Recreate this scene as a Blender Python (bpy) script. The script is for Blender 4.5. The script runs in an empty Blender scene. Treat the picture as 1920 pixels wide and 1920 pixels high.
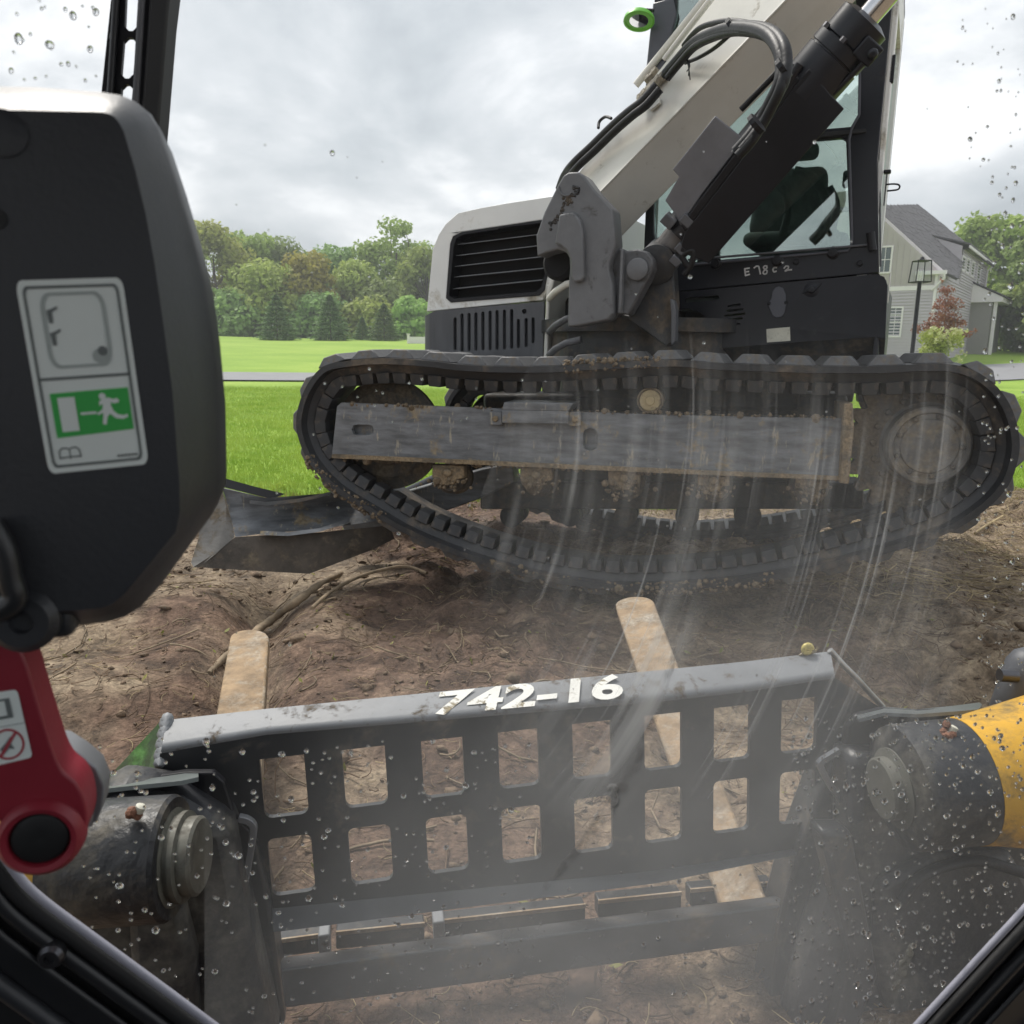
import bpy, bmesh, math, random
import numpy as np
from mathutils import Vector, Matrix
from mathutils.geometry import tessellate_polygon
random.seed(7); rng = np.random.default_rng(7)
S = bpy.context.scene
COL = S.collection
rad = math.radians

# ------------------------------------------------------------------ camera, sky, sun, exposure
EYE = Vector((0, 0, 1.25)); PITCH = rad(11.3); ROLL = rad(0.7); FPX = 1500.0
FWD = Vector((0, math.cos(PITCH), -math.sin(PITCH)))
UP0 = Vector((0, math.sin(PITCH), math.cos(PITCH))); RT0 = Vector((1, 0, 0))
RT = RT0 * math.cos(ROLL) + UP0 * math.sin(ROLL)
UPC = UP0 * math.cos(ROLL) - RT0 * math.sin(ROLL)
cam = bpy.data.cameras.new('camera'); co = bpy.data.objects.new('camera', cam); COL.objects.link(co)
co.matrix_world = Matrix(((RT.x, UPC.x, -FWD.x, EYE.x), (RT.y, UPC.y, -FWD.y, EYE.y), (RT.z, UPC.z, -FWD.z, EYE.z), (0, 0, 0, 1)))
cam.sensor_width = 36; cam.lens = 36 * FPX / 1920; cam.clip_start = 0.02; cam.clip_end = 1000
cam.dof.use_dof = True; cam.dof.focus_distance = 1.9; cam.dof.aperture_fstop = 13
S.camera = co

S.view_settings.view_transform = 'Standard'; S.view_settings.look = 'None'
S.view_settings.gamma = 1; S.view_settings.use_curve_mapping = False
S.view_settings.exposure = 1.25
SUN_EL, SUN_AZ = rad(58), rad(-35)      # azimuth from +Y towards +X
W = bpy.data.worlds.new('World'); S.world = W; W.use_nodes = True
nt = W.node_tree; nt.nodes.clear()
def N(t, kind, **kw):
    n = t.nodes.new(kind)
    for k, v in kw.items():
        if k.startswith('i_'): n.inputs[k[2:].replace('_', ' ')].default_value = v
        elif isinstance(k, str) and hasattr(n, k): setattr(n, k, v)
    return n
def L(t, a, b): t.links.new(a, b)
def math_node(t, op, a, b=None, clamp=False):
    n = t.nodes.new('ShaderNodeMath'); n.operation = op; n.use_clamp = clamp
    for i, v in enumerate((a, b)):
        if v is None: continue
        if isinstance(v, (int, float)): n.inputs[i].default_value = v
        else: t.links.new(v, n.inputs[i])
    return n.outputs[0]
def ramp(t, src, stops, interp='LINEAR'):
    r = t.nodes.new('ShaderNodeValToRGB'); r.color_ramp.interpolation = interp
    while len(r.color_ramp.elements) < len(stops): r.color_ramp.elements.new(0.5)
    for e, (p, c) in zip(r.color_ramp.elements, stops):
        e.position = p; e.color = (c, c, c, 1) if isinstance(c, (int, float)) else (*c, 1)
    t.links.new(src, r.inputs[0]); return r.outputs[0]
tc = N(nt, 'ShaderNodeTexCoord'); sep = N(nt, 'ShaderNodeSeparateXYZ'); L(nt, tc.outputs['Generated'], sep.inputs[0])
zz = math_node(nt, 'ADD', math_node(nt, 'MAXIMUM', sep.outputs[2], 0.0), 0.42)
cmb = N(nt, 'ShaderNodeCombineXYZ')
L(nt, math_node(nt, 'DIVIDE', sep.outputs[0], zz), cmb.inputs[0]); L(nt, math_node(nt, 'DIVIDE', sep.outputs[1], zz), cmb.inputs[1])
n1 = N(nt, 'ShaderNodeTexNoise', i_Scale=2.3, i_Detail=8.0, i_Roughness=0.56, i_Distortion=0.25)
L(nt, cmb.outputs[0], n1.inputs['Vector'])
n2 = N(nt, 'ShaderNodeTexNoise', i_Scale=0.9, i_Detail=3.0, i_Roughness=0.5); L(nt, cmb.outputs[0], n2.inputs['Vector'])
cl = math_node(nt, 'ADD', math_node(nt, 'MULTIPLY', n1.outputs[0], 0.62), math_node(nt, 'MULTIPLY', n2.outputs[0], 0.38))
cloud = ramp(nt, cl, [(0.40, (0.225, 0.245, 0.265)), (0.465, (0.285, 0.305, 0.325)), (0.52, (0.35, 0.365, 0.383)), (0.575, (0.475, 0.483, 0.495)), (0.65, (0.55, 0.555, 0.56))])
sky = N(nt, 'ShaderNodeTexSky'); sky.sky_type = 'NISHITA'; sky.sun_disc = False
sky.sun_elevation = SUN_EL; sky.sun_rotation = SUN_AZ; sky.air_density = 1.5; sky.dust_density = 3
b1 = N(nt, 'ShaderNodeBackground', i_Strength=1.0); L(nt, cloud, b1.inputs[0])
b2 = N(nt, 'ShaderNodeBackground', i_Strength=0.05); L(nt, sky.outputs[0], b2.inputs[0])
mx = N(nt, 'ShaderNodeMixShader', i_Fac=0.06); L(nt, b1.outputs[0], mx.inputs[1]); L(nt, b2.outputs[0], mx.inputs[2])
wo = N(nt, 'ShaderNodeOutputWorld'); L(nt, mx.outputs[0], wo.inputs[0])
sl = bpy.data.lights.new('sun', 'SUN'); sl.energy = 1.5; sl.angle = rad(16); sl.color = (1, 0.95, 0.88)
so = bpy.data.objects.new('sun', sl); COL.objects.link(so)
sd = Vector((math.cos(SUN_EL) * math.sin(SUN_AZ), math.cos(SUN_EL) * math.cos(SUN_AZ), math.sin(SUN_EL)))
so.rotation_euler = sd.to_track_quat('Z', 'Y').to_euler()

# ------------------------------------------------------------------ geometry helpers
def ray(x, y):
    return (RT * ((x - 960) / FPX) + UPC * ((960 - y) / FPX) + FWD)
def pt(x, y, d):
    return EYE + ray(x, y) * d
class Plane:
    """a real plane in the world: origin, across, up, outward normal"""
    def __init__(s, o, u, v):
        s.o = Vector(o); s.u = Vector(u).normalized(); n = s.u.cross(Vector(v)).normalized()
        s.n = n; s.v = n.cross(s.u)
    def w(s, a, b, c=0): return s.o + s.u * a + s.v * b + s.n * c
    def at(s, x, y, c=0):
        r = ray(x, y); t = (s.o + s.n * c - EYE).dot(s.n) / r.dot(s.n); p = EYE + r * t - s.o
        return (p.dot(s.u), p.dot(s.v))
    def pw(s, x, y, c=0): return s.w(*s.at(x, y, c), c)
    def tr(s, pts, c=0): return [s.at(x, y, c) for x, y in pts]

def empty(name, loc, label=None, cat=None, group=None):
    o = bpy.data.objects.new(name, None); COL.objects.link(o); o.location = loc; o.empty_display_size = 0.1
    bpy.context.view_layer.update()
    tag(o, label, cat, group); return o
def tag(o, label=None, cat=None, group=None, kind=None):
    for k, v in (('label', label), ('category', cat), ('group', group), ('kind', kind)):
        if v: o[k] = v
    return o
def root_loc(p):
    l = Vector((0, 0, 0))
    while p is not None: l += p.location; p = p.parent
    return l
def mesh(name, verts, faces, m, parent=None, smooth=False, bevel=0, seg=2, label=None, local=False):
    me = bpy.data.meshes.new(name)
    l = root_loc(parent) if parent is not None and not local else Vector((0, 0, 0))
    me.from_pydata([tuple(Vector(v) - l) for v in verts], [], faces); me.update()
    bm = bmesh.new(); bm.from_mesh(me); bmesh.ops.recalc_face_normals(bm, faces=bm.faces); bm.to_mesh(me); bm.free()
    return link(name, me, m, parent, smooth, bevel, seg, label)
def link(name, me, m, parent=None, smooth=False, bevel=0, seg=2, label=None):
    o = bpy.data.objects.new(name, me); COL.objects.link(o)
    if m is not None and not me.materials: me.materials.append(m)
    if parent is not None: o.parent = parent
    if smooth or bevel:
        for p in me.polygons: p.use_smooth = True
    if smooth and smooth is not True: me.set_sharp_from_angle(angle=rad(smooth))
    if bevel:
        me.set_sharp_from_angle(angle=rad(40))
        b = o.modifiers.new('bevel', 'BEVEL'); b.width = bevel; b.segments = seg; b.limit_method = 'ANGLE'; b.angle_limit = rad(30)
        b.harden_normals = False
    if label: o['label'] = label
    return o
class G:
    """collects solids that make up one mesh"""
    def __init__(s): s.v = []; s.f = []
    def add(s, v, f):
        k = len(s.v); s.v += [Vector(p) for p in v]; s.f += [tuple(i + k for i in q) for q in f]; return s
    def prism(s, P, pts, c0, c1, holes=()):
        loops = [list(pts)] + [list(h) for h in holes]
        flat = [p for l in loops for p in l]; n = len(flat)
        vv = [P.w(a, b, c0) for a, b in flat] + [P.w(a, b, c1) for a, b in flat]; ff = []
        if len(loops) == 1: ff += [tuple(range(n)), tuple(range(2 * n - 1, n - 1, -1))]
        else:
            tri = tessellate_polygon([[Vector((a, b, 0)) for a, b in l] for l in loops])
            for t in tri: ff.append(tuple(t)); ff.append(tuple(i + n for i in reversed(t)))
        k = 0
        for l in loops:
            m_ = len(l)
            for i in range(m_):
                j = (i + 1) % m_; ff.append((k + i, k + j, n + k + j, n + k + i))
            k += m_
        return s.add(vv, ff)
    def box(s, P, a0, a1, b0, b1, c0, c1): return s.prism(P, [(a0, b0), (a1, b0), (a1, b1), (a0, b1)], c0, c1)
    def loft(s, rings, cap=True, close=True):
        n = len(rings[0]); vv = [p for r in rings for p in r]; ff = []
        for k in range(len(rings) - 1):
            for i in range(n if close else n - 1):
                j = (i + 1) % n; ff.append((k * n + i, k * n + j, (k + 1) * n + j, (k + 1) * n + i))
        if cap: ff += [tuple(range(n - 1, -1, -1)), tuple(range((len(rings) - 1) * n, len(rings) * n))]
        return s.add(vv, ff)
    def tube(s, path, r, n=8, cap=True):
        path = [Vector(p) for p in path]; rings = []; ref = None
        for i, p in enumerate(path):
            t = (path[min(i + 1, len(path) - 1)] - path[max(i - 1, 0)]).normalized()
            if ref is None: ref = t.orthogonal().normalized()
            ref = (ref - t * ref.dot(t)).normalized(); q = t.cross(ref)
            rr = r[i] if isinstance(r, (list, tuple)) else r
            rings.append([p + ref * (math.cos(2 * math.pi * k / n) * rr) + q * (math.sin(2 * math.pi * k / n) * rr) for k in range(n)])
        return s.loft(rings, cap)
    def disc(s, o, ax, prof, n=32):
        """lathe: prof = [(radius, height along ax)]"""
        ax = Vector(ax).normalized(); e = ax.orthogonal().normalized(); q = ax.cross(e); o = Vector(o)
        return s.loft([[o + ax * h + (e * math.cos(2 * math.pi * k / n) + q * math.sin(2 * math.pi * k / n)) * r for k in range(n)] for r, h in prof])
    def hexa(s, p): return s.add(p, [(0, 1, 2, 3), (7, 6, 5, 4), (0, 4, 5, 1), (1, 5, 6, 2), (2, 6, 7, 3), (3, 7, 4, 0)])
    def done(s, name, m, parent=None, **kw): return mesh(name, s.v, s.f, m, parent, **kw)
def rrect(a0, a1, b0, b1, r, n=4):
    out = []
    for cx, cy, t0 in ((a1 - r, b0 + r, -90), (a1 - r, b1 - r, 0), (a0 + r, b1 - r, 90), (a0 + r, b0 + r, 180)):
        for k in range(n + 1):
            t = rad(t0 + 90 * k / n); out.append((cx + r * math.cos(t), cy + r * math.sin(t)))
    return out
def circle(a, b, r, n=24, r2=None): return [(a + r * math.cos(2 * math.pi * k / n), b + (r2 or r) * math.sin(2 * math.pi * k / n)) for k in range(n)]
def smoothpath(p, n=6, closed=False):
    """Catmull-Rom through points of any dimension"""
    p = [np.array(q, float) for q in p]; out = []; m_ = len(p)
    for i in range(m_ if closed else m_ - 1):
        a, b, c, d = (p[(i - 1) % m_], p[i], p[(i + 1) % m_], p[(i + 2) % m_]) if closed else (p[max(i - 1, 0)], p[i], p[i + 1], p[min(i + 2, m_ - 1)])
        for k in range(n):
            t = k / n; out.append(0.5 * ((2 * b) + (c - a) * t + (2 * a - 5 * b + 4 * c - d) * t * t + (3 * b - a - 3 * c + d) * t ** 3))
    if not closed: out.append(p[-1])
    return [tuple(q) for q in out]
def copy_tree(o, parent=None):
    c = o.copy(); COL.objects.link(c)
    if parent is not None: c.parent = parent
    for ch in list(o.children): copy_tree(ch, c)
    return c
def rawmesh(name, V, F, m, parent=None, smooth=False, mats=None, mi=None):
    """numpy verts (n,3), faces (k,3 or 4)"""
    V = np.asarray(V, np.float32); F = np.asarray(F, np.int32); k = F.shape[1]
    me = bpy.data.meshes.new(name); me.vertices.add(len(V)); me.vertices.foreach_set('co', V.ravel())
    me.loops.add(F.size); me.loops.foreach_set('vertex_index', F.ravel())
    me.polygons.add(len(F)); me.polygons.foreach_set('loop_start', np.arange(0, F.size, k, dtype=np.int32))
    me.polygons.foreach_set('loop_total', np.full(len(F), k, np.int32))
    if mi is not None:
        for q in mats: me.materials.append(q)
        me.polygons.foreach_set('material_index', np.asarray(mi, np.int32))
    me.update(calc_edges=True)
    if smooth: me.polygons.foreach_set('use_smooth', np.ones(len(F), bool))
    return link(name, me, m, parent)

# ------------------------------------------------------------------ materials
def M(name, col, rough=0.5, metal=0.0, var=0.25, scale=9.0, dirt=None, damt=0.5, dscale=5.0, dsharp=0.12, bump=0.0, bscale=60.0, spec=0.5, coat=0.0, randv=0.0, streak=None, scratch=None):
    m = bpy.data.materials.new(name); m.use_nodes = True; t = m.node_tree; t.nodes.clear()
    out = N(t, 'ShaderNodeOutputMaterial'); bs = N(t, 'ShaderNodeBsdfPrincipled'); L(t, bs.outputs[0], out.inputs[0])
    tc = N(t, 'ShaderNodeTexCoord'); vec = tc.outputs['Object']
    if streak:
        mp = N(t, 'ShaderNodeMapping'); mp.inputs['Scale'].default_value = streak; L(t, vec, mp.inputs[0]); vec = mp.outputs[0]
    n = N(t, 'ShaderNodeTexNoise', i_Scale=scale, i_Detail=6.0, i_Roughness=0.62); L(t, vec, n.inputs['Vector'])
    c0 = tuple(max(0, x * (1 - var)) for x in col); c1 = tuple(min(1, x * (1 + var)) for x in col)
    cc = ramp(t, n.outputs[0], [(0.33, c0), (0.67, c1)])
    rr = math_node(t, 'ADD', math_node(t, 'MULTIPLY', n.outputs[0], 0.24), rough - 0.12, clamp=True)
    if scratch:
        mp2 = N(t, 'ShaderNodeMapping'); mp2.inputs['Scale'].default_value = scratch[1]; mp2.inputs['Rotation'].default_value = (0.1, 0.15, 0.2); L(t, tc.outputs['Object'], mp2.inputs[0])
        ns = N(t, 'ShaderNodeTexNoise', i_Scale=scratch[2], i_Detail=4.0, i_Roughness=0.7); L(t, mp2.outputs[0], ns.inputs['Vector'])
        fs = ramp(t, ns.outputs[0], [(0.60, 0.0), (0.68, scratch[3])])
        mix = N(t, 'ShaderNodeMix', data_type='RGBA'); L(t, fs, mix.inputs[0]); L(t, cc, mix.inputs[6]); mix.inputs[7].default_value = (*scratch[0], 1); cc = mix.outputs[2]
    if dirt:
        nd = N(t, 'ShaderNodeTexNoise', i_Scale=dscale, i_Detail=9.0, i_Roughness=0.72, i_Distortion=0.3); L(t, tc.outputs['Object'], nd.inputs['Vector'])
        f = ramp(t, nd.outputs[0], [(0.62 - 0.3 * damt - dsharp / 2, 0.0), (0.62 - 0.3 * damt + dsharp / 2, 1.0)])
        n3 = N(t, 'ShaderNodeTexNoise', i_Scale=dscale * 7, i_Detail=4.0); L(t, tc.outputs['Object'], n3.inputs['Vector'])
        dc = ramp(t, n3.outputs[0], [(0.3, tuple(x * 0.6 for x in dirt)), (0.7, tuple(x * 1.25 for x in dirt))])
        mix = N(t, 'ShaderNodeMix', data_type='RGBA'); L(t, f, mix.inputs[0]); L(t, cc, mix.inputs[6]); L(t, dc, mix.inputs[7]); cc = mix.outputs[2]
        mr = N(t, 'ShaderNodeMix'); L(t, f, mr.inputs[0]); L(t, rr, mr.inputs[2]); mr.inputs[3].default_value = 0.9; rr = mr.outputs[0]
    if randv:
        oi = N(t, 'ShaderNodeObjectInfo'); hs = N(t, 'ShaderNodeHueSaturation')
        L(t, math_node(t, 'ADD', math_node(t, 'MULTIPLY', oi.outputs['Random'], randv), 1 - randv / 2), hs.inputs['Value'])
        L(t, math_node(t, 'ADD', math_node(t, 'MULTIPLY', oi.outputs['Random'], 0.05), 0.475), hs.inputs['Hue']); L(t, cc, hs.inputs['Color']); cc = hs.outputs[0]
    L(t, cc, bs.inputs['Base Color']); L(t, rr, bs.inputs['Roughness'])
    bs.inputs['Metallic'].default_value = metal; bs.inputs['Specular IOR Level'].default_value = spec
    if coat: bs.inputs['Coat Weight'].default_value = coat; bs.inputs['Coat Roughness'].default_value = 0.06
    if bump:
        nb = N(t, 'ShaderNodeTexNoise', i_Scale=bscale, i_Detail=5.0); L(t, tc.outputs['Object'], nb.inputs['Vector'])
        bp = N(t, 'ShaderNodeBump', i_Strength=bump, i_Distance=0.01); L(t, nb.outputs[0], bp.inputs['Height']); L(t, bp.outputs[0], bs.inputs['Normal'])
    return m
def leafmat(name, a, b, trans=0.3, rough=0.6, scale=1.2, randv=0.35):
    m = bpy.data.materials.new(name); m.use_nodes = True; t = m.node_tree; t.nodes.clear()
    out = N(t, 'ShaderNodeOutputMaterial'); tc = N(t, 'ShaderNodeTexCoord')
    n = N(t, 'ShaderNodeTexNoise', i_Scale=scale, i_Detail=8.0, i_Roughness=0.75); L(t, tc.outputs['Object'], n.inputs['Vector'])
    cc = ramp(t, n.outputs[0], [(0.35, a), (0.65, b)])
    oi = N(t, 'ShaderNodeObjectInfo'); hs = N(t, 'ShaderNodeHueSaturation')
    L(t, math_node(t, 'ADD', math_node(t, 'MULTIPLY', oi.outputs['Random'], randv), 1 - randv / 2), hs.inputs['Value'])
    L(t, math_node(t, 'ADD', math_node(t, 'MULTIPLY', oi.outputs['Random'], randv * 0.12), 0.5 - randv * 0.06), hs.inputs['Hue']); L(t, cc, hs.inputs['Color'])
    bs = N(t, 'ShaderNodeBsdfPrincipled', i_Roughness=rough); L(t, hs.outputs[0], bs.inputs['Base Color']); bs.inputs['Specular IOR Level'].default_value = 0.25
    tr = N(t, 'ShaderNodeBsdfTranslucent'); L(t, hs.outputs[0], tr.inputs[0])
    mx = N(t, 'ShaderNodeMixShader', i_Fac=trans); L(t, bs.outputs[0], mx.inputs[1]); L(t, tr.outputs[0], mx.inputs[2]); L(t, mx.outputs[0], out.inputs[0])
    return m
def glassmat(name, tint, refl=0.35, rough=0.02):
    m = bpy.data.materials.new(name); m.use_nodes = True; t = m.node_tree; t.nodes.clear()
    out = N(t, 'ShaderNodeOutputMaterial'); tr = N(t, 'ShaderNodeBsdfTransparent'); tr.inputs[0].default_value = (*tint, 1)
    gl = N(t, 'ShaderNodeBsdfGlossy', i_Roughness=rough); gl.inputs[0].default_value = (0.92, 1.0, 0.97, 1)
    lw = N(t, 'ShaderNodeLayerWeight', i_Blend=0.35)
    f = math_node(t, 'ADD', math_node(t, 'MULTIPLY', lw.outputs['Fresnel'], refl), refl * 0.25, clamp=True)
    mx = N(t, 'ShaderNodeMixShader'); L(t, f, mx.inputs[0]); L(t, tr.outputs[0], mx.inputs[1]); L(t, gl.outputs[0], mx.inputs[2]); L(t, mx.outputs[0], out.inputs[0])
    return m
MUD = (0.19, 0.135, 0.085); TAN = (0.30, 0.225, 0.14)
mt = dict(
    rubber=M('rubber', (0.030, 0.031, 0.034), 0.55, var=0.35, scale=6, dirt=(0.15, 0.12, 0.09), damt=0.12, dscale=3.5, bump=0.25, bscale=40),
    lug=M('tread_rubber', (0.115, 0.116, 0.120), 0.6, var=0.2, scale=10, dirt=(0.22, 0.17, 0.11), damt=0.02, dscale=6, bump=0.3, bscale=50),
    beam=M('worn_track_steel', (0.155, 0.163, 0.175), 0.42, var=0.4, scale=7, streak=(1, 1, 5), dirt=(0.30, 0.24, 0.155), damt=0.06, dscale=6.5, dsharp=0.08, bump=0.25, bscale=30, scratch=((0.40, 0.36, 0.28), (9, 9, 2.2), 3.0, 0.8)),
    mudsteel=M('muddy_steel', (0.16, 0.13, 0.09), 0.7, var=0.4, scale=12, dirt=(0.28, 0.21, 0.13), damt=0.5, dscale=14, bump=0.6, bscale=60),
    hubsteel=M('muddy_hub', (0.13, 0.125, 0.118), 0.55, var=0.4, scale=10, dirt=(0.20, 0.165, 0.12), damt=0.3, dscale=8, bump=0.4, bscale=50), darksteel=M('dark_steel', (0.022, 0.023, 0.026), 0.5, var=0.4, scale=8, dirt=(0.10, 0.08, 0.06), damt=0.25, dscale=6, bump=0.15),
    sprocket=M('muddy_sprocket', (0.075, 0.068, 0.06), 0.6, var=0.4, scale=10, dirt=(0.17, 0.135, 0.095), damt=0.45, dscale=9, bump=0.5, bscale=50),
    black=M('black_paint', (0.014, 0.015, 0.020), 0.36, var=0.3, scale=4, spec=0.35, coat=0.0, dirt=(0.05, 0.05, 0.052), damt=-0.1, dscale=8, bump=0.03, bscale=25),
    blackmatt=M('matt_black_paint', (0.009, 0.009, 0.012), 0.4, var=0.3, scale=5, spec=0.3),
    grey=M('grey_casting_paint', (0.135, 0.138, 0.146), 0.5, var=0.16, scale=7, dirt=(0.07, 0.065, 0.06), damt=-0.10, dscale=9, bump=0.12, bscale=35),
    greypanel=M('grey_panel', (0.085, 0.088, 0.098), 0.5, var=0.2, scale=3, streak=(6, 6, 1)),
    cabgrey=M('cab_frame_paint', (0.075, 0.078, 0.095), 0.4, var=0.15, scale=4),
    cream=M('cream_paint', (0.70, 0.685, 0.63), 0.45, var=0.08, scale=3, dirt=(0.36, 0.32, 0.25), damt=-0.12, dscale=7, bump=0.03),
    white=M('white_paint', (0.80, 0.80, 0.78), 0.4, var=0.06, scale=3, dirt=(0.4, 0.36, 0.28), damt=0.05, dscale=3),
    chrome=M('chrome', (0.6, 0.6, 0.62), 0.16, 1.0, var=0.1),
    steel=M('bright_steel', (0.36, 0.36, 0.36), 0.42, 0.8, var=0.3, scale=15),
    hose=M('hose_rubber', (0.010, 0.010, 0.012), 0.5, var=0.3, scale=25, spec=0.35, bump=0.15, bscale=90),
    fitting=M('muddy_fitting', (0.25, 0.22, 0.17), 0.6, var=0.4, scale=30, bump=0.4, bscale=80),
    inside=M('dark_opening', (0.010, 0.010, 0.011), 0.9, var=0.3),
    seat=M('seat_fabric', (0.14, 0.165, 0.155), 0.85, var=0.3, scale=20),
    greenrim=M('green_mirror_rim', (0.16, 0.52, 0.06), 0.4, var=0.1),
    label=M('worn_label', (0.62, 0.60, 0.50), 0.6, var=0.12, scale=18, dirt=(0.25, 0.2, 0.14), damt=0.05, dscale=30),
    chalk=M('white_marking', (0.75, 0.75, 0.74), 0.8, var=0.1, scale=60),
    stencil=M('stencil_paint', (0.80, 0.79, 0.74), 0.7, var=0.08, scale=30, dirt=(0.30, 0.25, 0.16), damt=0.17, dscale=28, dsharp=0.06),
    guard=M('dark_guard_paint', (0.032, 0.033, 0.036), 0.36, var=0.3, scale=6, dirt=(0.12, 0.10, 0.08), damt=0.06, dscale=8, spec=0.5, bump=0.06, bscale=30),
    lip=M('lit_guard_paint', (0.22, 0.228, 0.24), 0.52, var=0.18, scale=6, dirt=(0.10, 0.075, 0.05), damt=0.05, dscale=22, bump=0.08, bscale=40),  # lighter copy of the guard paint; light on the upturned lip is painted in
    greenpaint=M('scuffed_green_plate', (0.075, 0.12, 0.055), 0.45, var=0.35, scale=9, dirt=(0.13, 0.29, 0.09), damt=0.3, dscale=12, bump=0.2),
    fork=M('muddy_fork', (0.30, 0.21, 0.125), 0.8, var=0.4, scale=14, dirt=(0.42, 0.37, 0.30), damt=0.16, dscale=13, dsharp=0.2, bump=0.6, bscale=45),
    yellow=M('yellow_paint', (0.62, 0.34, 0.025), 0.42, var=0.14, scale=5, dirt=(0.25, 0.17, 0.06), damt=0.14, dscale=8, bump=0.08),
    drum=M('muddy_black_drum', (0.022, 0.022, 0.024), 0.42, var=0.4, scale=9, dirt=(0.17, 0.145, 0.105), damt=0.16, dscale=6, dsharp=0.2, bump=0.4, bscale=50),
    drumclean=M('black_drum', (0.026, 0.027, 0.031), 0.4, var=0.3, scale=9, dirt=(0.14, 0.13, 0.11), damt=0.16, dscale=8, dsharp=0.2, bump=0.25, bscale=50),
    pin=M('greasy_pin', (0.14, 0.137, 0.115), 0.45, 0.15, var=0.3, scale=20, dirt=(0.12, 0.11, 0.09), damt=0.2, dscale=12),
    pincap=M('pin_cap', (0.12, 0.118, 0.10), 0.6, var=0.15, scale=20),
    plastic=M('black_plastic', (0.026, 0.028, 0.034), 0.45, var=0.1, scale=3, spec=0.6, bump=0.05, bscale=300),
    frame=M('door_frame_paint', (0.022, 0.023, 0.026), 0.35, var=0.15, scale=4),
    seal=M('rubber_seal', (0.012, 0.012, 0.013), 0.6, var=0.2),
    lip_highlight=M('frame_highlight', (0.34, 0.34, 0.40), 0.35, var=0.1, scale=4),  # pale violet colour paints the highlight along the frame lip
    red=M('red_lever', (0.27, 0.020, 0.036), 0.45, var=0.12, scale=5, bump=0.04, bscale=200),
    sticker=M('sticker', (0.80, 0.86, 0.84), 0.5, var=0.03),
    stickgrey=M('sticker_print_grey', (0.16, 0.18, 0.18), 0.55, var=0.03), stickmid=M('sticker_print_pale', (0.42, 0.47, 0.46), 0.55, var=0.03),
    stickgreen=M('sticker_green', (0.05, 0.46, 0.09), 0.55, var=0.03), stickred=M('sticker_red', (0.42, 0.05, 0.07), 0.5, var=0.03),
    hinge=M('grey_hinge', (0.24, 0.245, 0.26), 0.4, 0.3, var=0.1),
    bolt=M('bolt', (0.10, 0.10, 0.11), 0.35, 0.8, var=0.2),
    nipple=M('rusty_nipple', (0.22, 0.10, 0.06), 0.7, var=0.4, scale=60, bump=0.8, bscale=200),
    shell=M('snail_shell', (0.55, 0.45, 0.14), 0.35, var=0.2, scale=200), snailbody=M('snail_body', (0.24, 0.19, 0.10), 0.4, var=0.2, scale=200),
    bark=M('bark', (0.11, 0.085, 0.06), 0.9, var=0.3, scale=4, bump=0.4, bscale=10),
    siding=M('grey_siding', (0.51, 0.465, 0.51), 0.6, var=0.04, scale=1), batten=M('tan_siding', (0.45, 0.405, 0.405), 0.65, var=0.04, scale=1),
    trim=M('white_trim', (0.80, 0.755, 0.78), 0.55, var=0.03), shingle=M('roof_shingle', (0.105, 0.10, 0.108), 0.85, var=0.35, scale=3.0, streak=(1, 1, 4)),
    pane=M('window_pane', (0.06, 0.085, 0.09), 0.08, var=0.2, scale=1, spec=0.8), porchwall=M('shaded_siding', (0.27, 0.255, 0.25), 0.65, var=0.05),
    asphalt=M('asphalt', (0.24, 0.24, 0.25), 0.85, var=0.12, scale=2),
    wood=M('root_wood', (0.25, 0.19, 0.125), 0.85, var=0.35, scale=14, bump=0.5, bscale=60),
    twig=M('twig', (0.16, 0.105, 0.065), 0.85, var=0.4, scale=3), straw=M('straw', (0.36, 0.28, 0.16), 0.85, var=0.4, scale=3),
    clump=M('mud_clump', (0.19, 0.145, 0.095), 0.9, var=0.5, scale=30, bump=0.8, bscale=120), clod=M('clod', (0.17, 0.12, 0.08), 0.9, var=0.5, scale=9, bump=0.8, bscale=60),
    dleaf=leafmat('torn_leaf', (0.12, 0.16, 0.03), (0.36, 0.33, 0.10), 0.2, scale=5),
)
mt['cabglass'] = glassmat('cab_glass', (0.72, 0.80, 0.765), 1.0)
mt['lampglass'] = glassmat('lamp_glass', (0.93, 0.95, 0.95), 0.06)
mt['mirrorglass'] = M('mirror_glass', (0.6, 0.6, 0.62), 0.08, 1.0, var=0.05)

# ------------------------------------------------------------------ terrain
def vnoise(x, y, seed, f):
    """smooth value noise on arrays"""
    r = np.random.default_rng(seed).random((256, 256)); x = x * f + 37.2; y = y * f + 91.7
    xi = np.floor(x).astype(int); yi = np.floor(y).astype(int); u = x - xi; v = y - yi; u = u * u * (3 - 2 * u); v = v * v * (3 - 2 * v)
    g = lambda a, b: r[a % 256, b % 256]
    return (g(xi, yi) * (1 - u) + g(xi + 1, yi) * u) * (1 - v) + (g(xi, yi + 1) * (1 - u) + g(xi + 1, yi + 1) * u) * v - 0.5
def sstep(a, b, x): t = np.clip((x - a) / (b - a), 0, 1); return t * t * (3 - 2 * t)
def base_h(x, y):
    x = np.asarray(x, float); y = np.asarray(y, float)
    return 0.02 + 0.14 * sstep(1.5, 3.6, y) + 2.05 * sstep(26, 78, y) + 0.35 * sstep(-5, -40, x) * sstep(30, 80, y) + 0.25 * vnoise(x, y, 3, 0.05) * sstep(8, 20, y)
def lawn_edge(x): return 6.1 + 0.35 * vnoise(x, x * 0, 5, 0.9) + 0.16 * vnoise(x, x * 0, 6, 4.0) + 0.45 * sstep(1, 4, x)
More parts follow.
